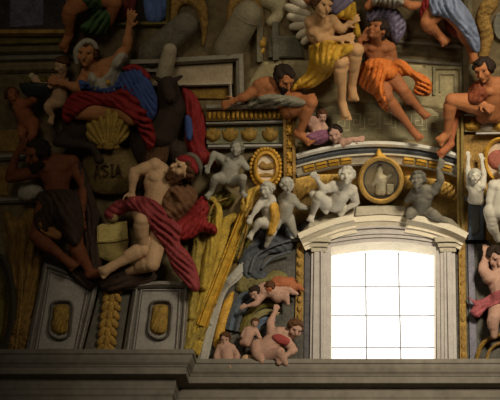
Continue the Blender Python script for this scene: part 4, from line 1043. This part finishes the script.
# --- figure in pale blue at the top right
f = figure('person', 'figure in pale blue robe with red lining sitting at the top right, legs crossed', 'person', 22,
    dict(pelvis=(444, 2, .45), lhip=(438, 8, .5), lk=(427, 22, .75), la=(440, 36, .5), lt=(447, 44, .55), rhip=(452, 8, .5), rk=(463, 28, .75), ra=(472, 52, .5), rt=(475, 63, .5)), SK_ORG)
wear(f, 'blue_robe', [(428, -8), (450, -8), (464, 4), (474, 20), (480, 40), (479, 52), (472, 50), (464, 36), (452, 22), (440, 16), (432, 14)], PALEB, d=.5, h=.2, w=5, fold=('lin', 120, .7, 16, .06))
wear(f, 'red_lining', [(420, 8), (426, -4), (434, 2), (434, 14), (428, 18), (425, 27), (421, 24)], RED, over=False, d=.55, h=.16, w=4, fold=('lin', 100, .5, 20, .05))
wear(f, 'maroon_fold', [(444, 22), (452, 22), (462, 32), (466, 40), (456, 38), (448, 32)], mat(120, 54, 46, .3), over=False, d=.4, h=.14, w=4, fold=('lin', 130, .5, 20, .05))

# --- man seated on the right pier
f = figure('person', 'dark haired man with orange skin sitting on the right pier, one bare leg hanging', 'person', 22,
    dict(head=(484, 70, .8), chest=(494, 92, .6), pelvis=(490, 112, .4), ls=(480, 86, .65), le=(474, 98, .75), lw=(480, 102, .8), rs=(506, 84, .55), re=(514, 100, .5),
         lhip=(480, 104, .5), lk=(452, 100, .85), la=(447, 134, .55), lt=(438, 143, .6)), SK_ORG, H_DARK, face=(-.45, -.4, .8), up=(-.1, 1, 0))
wear(f, 'brown_cloth', [(468, 92), (474, 82), (482, 84), (488, 96), (480, 103), (470, 103)], mat(120, 62, 38, .3), d=.6, h=.16, w=4, fold=('lin', 70, .5, 20, .05))
g = figure('lower_leg', 'x', 'leg', 20, dict(lk=(455, 112, .3), la=(450, 145, .4), lt=(438, 156, .45)), SK_RED)
g['body'].parent = f['root']; g['body'].matrix_parent_inverse = Matrix.Translation(-f['root'].location); g['body'].name = 'other_leg'; bpy.data.objects.remove(g['root'])
figure('putto', 'small pale stucco bust with raised wings on the dark pedestal of the right pier', 'statue', 13,
    dict(head=(475, 176, .6), chest=(476, 189, .5), pelvis=(476, 198, .45), ls=(470, 186, .5), le=(468, 174, .5), lw=(468, 160, .45), rs=(482, 186, .5), re=(484, 176, .45), rw=(482, 162, .4)), STU, H_STU, child=True, eyes=False)
figure('putto', 'larger pale stucco figure cut by the right edge, leg and arm hanging down', 'statue', 20,
    dict(head=(508, 172, .6), chest=(504, 192, .55), pelvis=(500, 210, .5), ls=(494, 186, .55), le=(490, 200, .6), lw=(494, 214, .6), lk=(492, 222, .75), la=(498, 240, .5)), STU, H_STU, child=True, eyes=False)

# --- lunette, left of the window
figure('child', 'small pink child standing upright at the foot of the pale groin arch', 'child', 12,
    dict(head=(225, 339, .4), chest=(226, 350, .35), pelvis=(228, 362, .3), ls=(220, 348, .35), le=(216, 356, .4), lw=(217, 364, .4), rs=(232, 348, .35), re=(238, 356, .4), rw=(234, 362, .45), lk=(224, 374, .3), rk=(238, 362, .45)), SK_PINK, H_BRN, child=True)
f = figure('child', 'plump pink child reclining beside the window, its dark head leaning right', 'child', 17,
    dict(head=(295, 329, .6), chest=(279, 338, .45), pelvis=(264, 350, .4), ls=(272, 332, .5), le=(270, 324, .5), lw=(274, 314, .45), rs=(288, 344, .45), re=(294, 350, .5), rw=(286, 356, .55), lk=(256, 352, .6), la=(262, 362, .5), rk=(280, 352, .65), ra=(286, 364, .5)), SK_PINK, H_BRN, face=(.3, -.3, 1), up=(.3, 1, 0), child=True)
wear(f, 'red_scarf', [(272, 336), (280, 334), (290, 340), (286, 345), (277, 342)], mat(140, 60, 54, .3), d=.4, h=.05, w=3)
figure('child', 'dark haired child flying sideways above the painted arcs', 'child', 13,
    dict(head=(255, 293, .5), chest=(266, 290, .45), pelvis=(277, 293, .4), ls=(261, 297, .45), le=(256, 304, .5), lw=(248, 306, .5), rs=(266, 284, .4), lk=(286, 296, .5), la=(288, 304, .4), rk=(290, 290, .45), ra=(297, 294, .35)), SK_PINK, H_DARK, face=(-.4, -.4, .8), up=(-.3, .9, 0), child=True)
figure('child', 'ruddy child stretched out under the dark scroll bracket', 'child', 12,
    dict(head=(270, 288, .55), chest=(279, 283, .45), pelvis=(289, 284, .4), ls=(276, 288, .45), lw=(266, 294, .5), le=(272, 292, .5), rs=(280, 278, .4), lk=(298, 286, .4), la=(303, 290, .3)), SK_RED, H_BRN, face=(-.3, -.5, .8), child=True)
figure('child', 'tiny pale face and body tucked among the painted arcs', 'child', 9,
    dict(head=(255, 323, .5), chest=(250, 332, .4), pelvis=(246, 342, .35), ls=(246, 330, .4), le=(242, 336, .42), rs=(256, 331, .4), re=(260, 338, .4)), SK_PINK, H_BRN, child=True)
tag(blobs('round_fruit', [(247, 359, .35, 6, 4.5, 5)], SK_PALE), 'pale rounded lump between the two pink children', 'stone')
# --- lower right child with red cloth
f = figure('child', 'pale child with dark hair and a rose cloth cut by the right edge', 'child', 22,
    dict(head=(496, 258, .55), chest=(502, 284, .4), pelvis=(506, 306, .35), ls=(490, 278, .55), le=(483, 270, .55), lw=(485, 258, .5), lh=(486, 252, .5), rs=(512, 278, .5), lk=(494, 318, .7), la=(494, 336, .5)), SK_PINK, H_DARK, face=(.2, -.3, 1), child=True)
wear(f, 'rose_cloth', [(468, 296), (474, 300), (484, 298), (494, 292), (506, 290), (512, 300), (498, 304), (486, 310), (478, 318), (470, 312), (474, 305)], mat(150, 80, 82, .3), d=.35, h=.14, w=4, fold=('lin', 20, .6, 20, .05))
# ------------------------------------------------------------------ origins of single-mesh things at their own middle
for o in list(scene.objects):
    if o.type == 'MESH' and not o.parent and not o.children and o.get('kind') != 'structure':
        c = sum((Vector(b) for b in o.bound_box), Vector()) / 8
        o.data.transform(Matrix.Translation(-c)); o.location = c
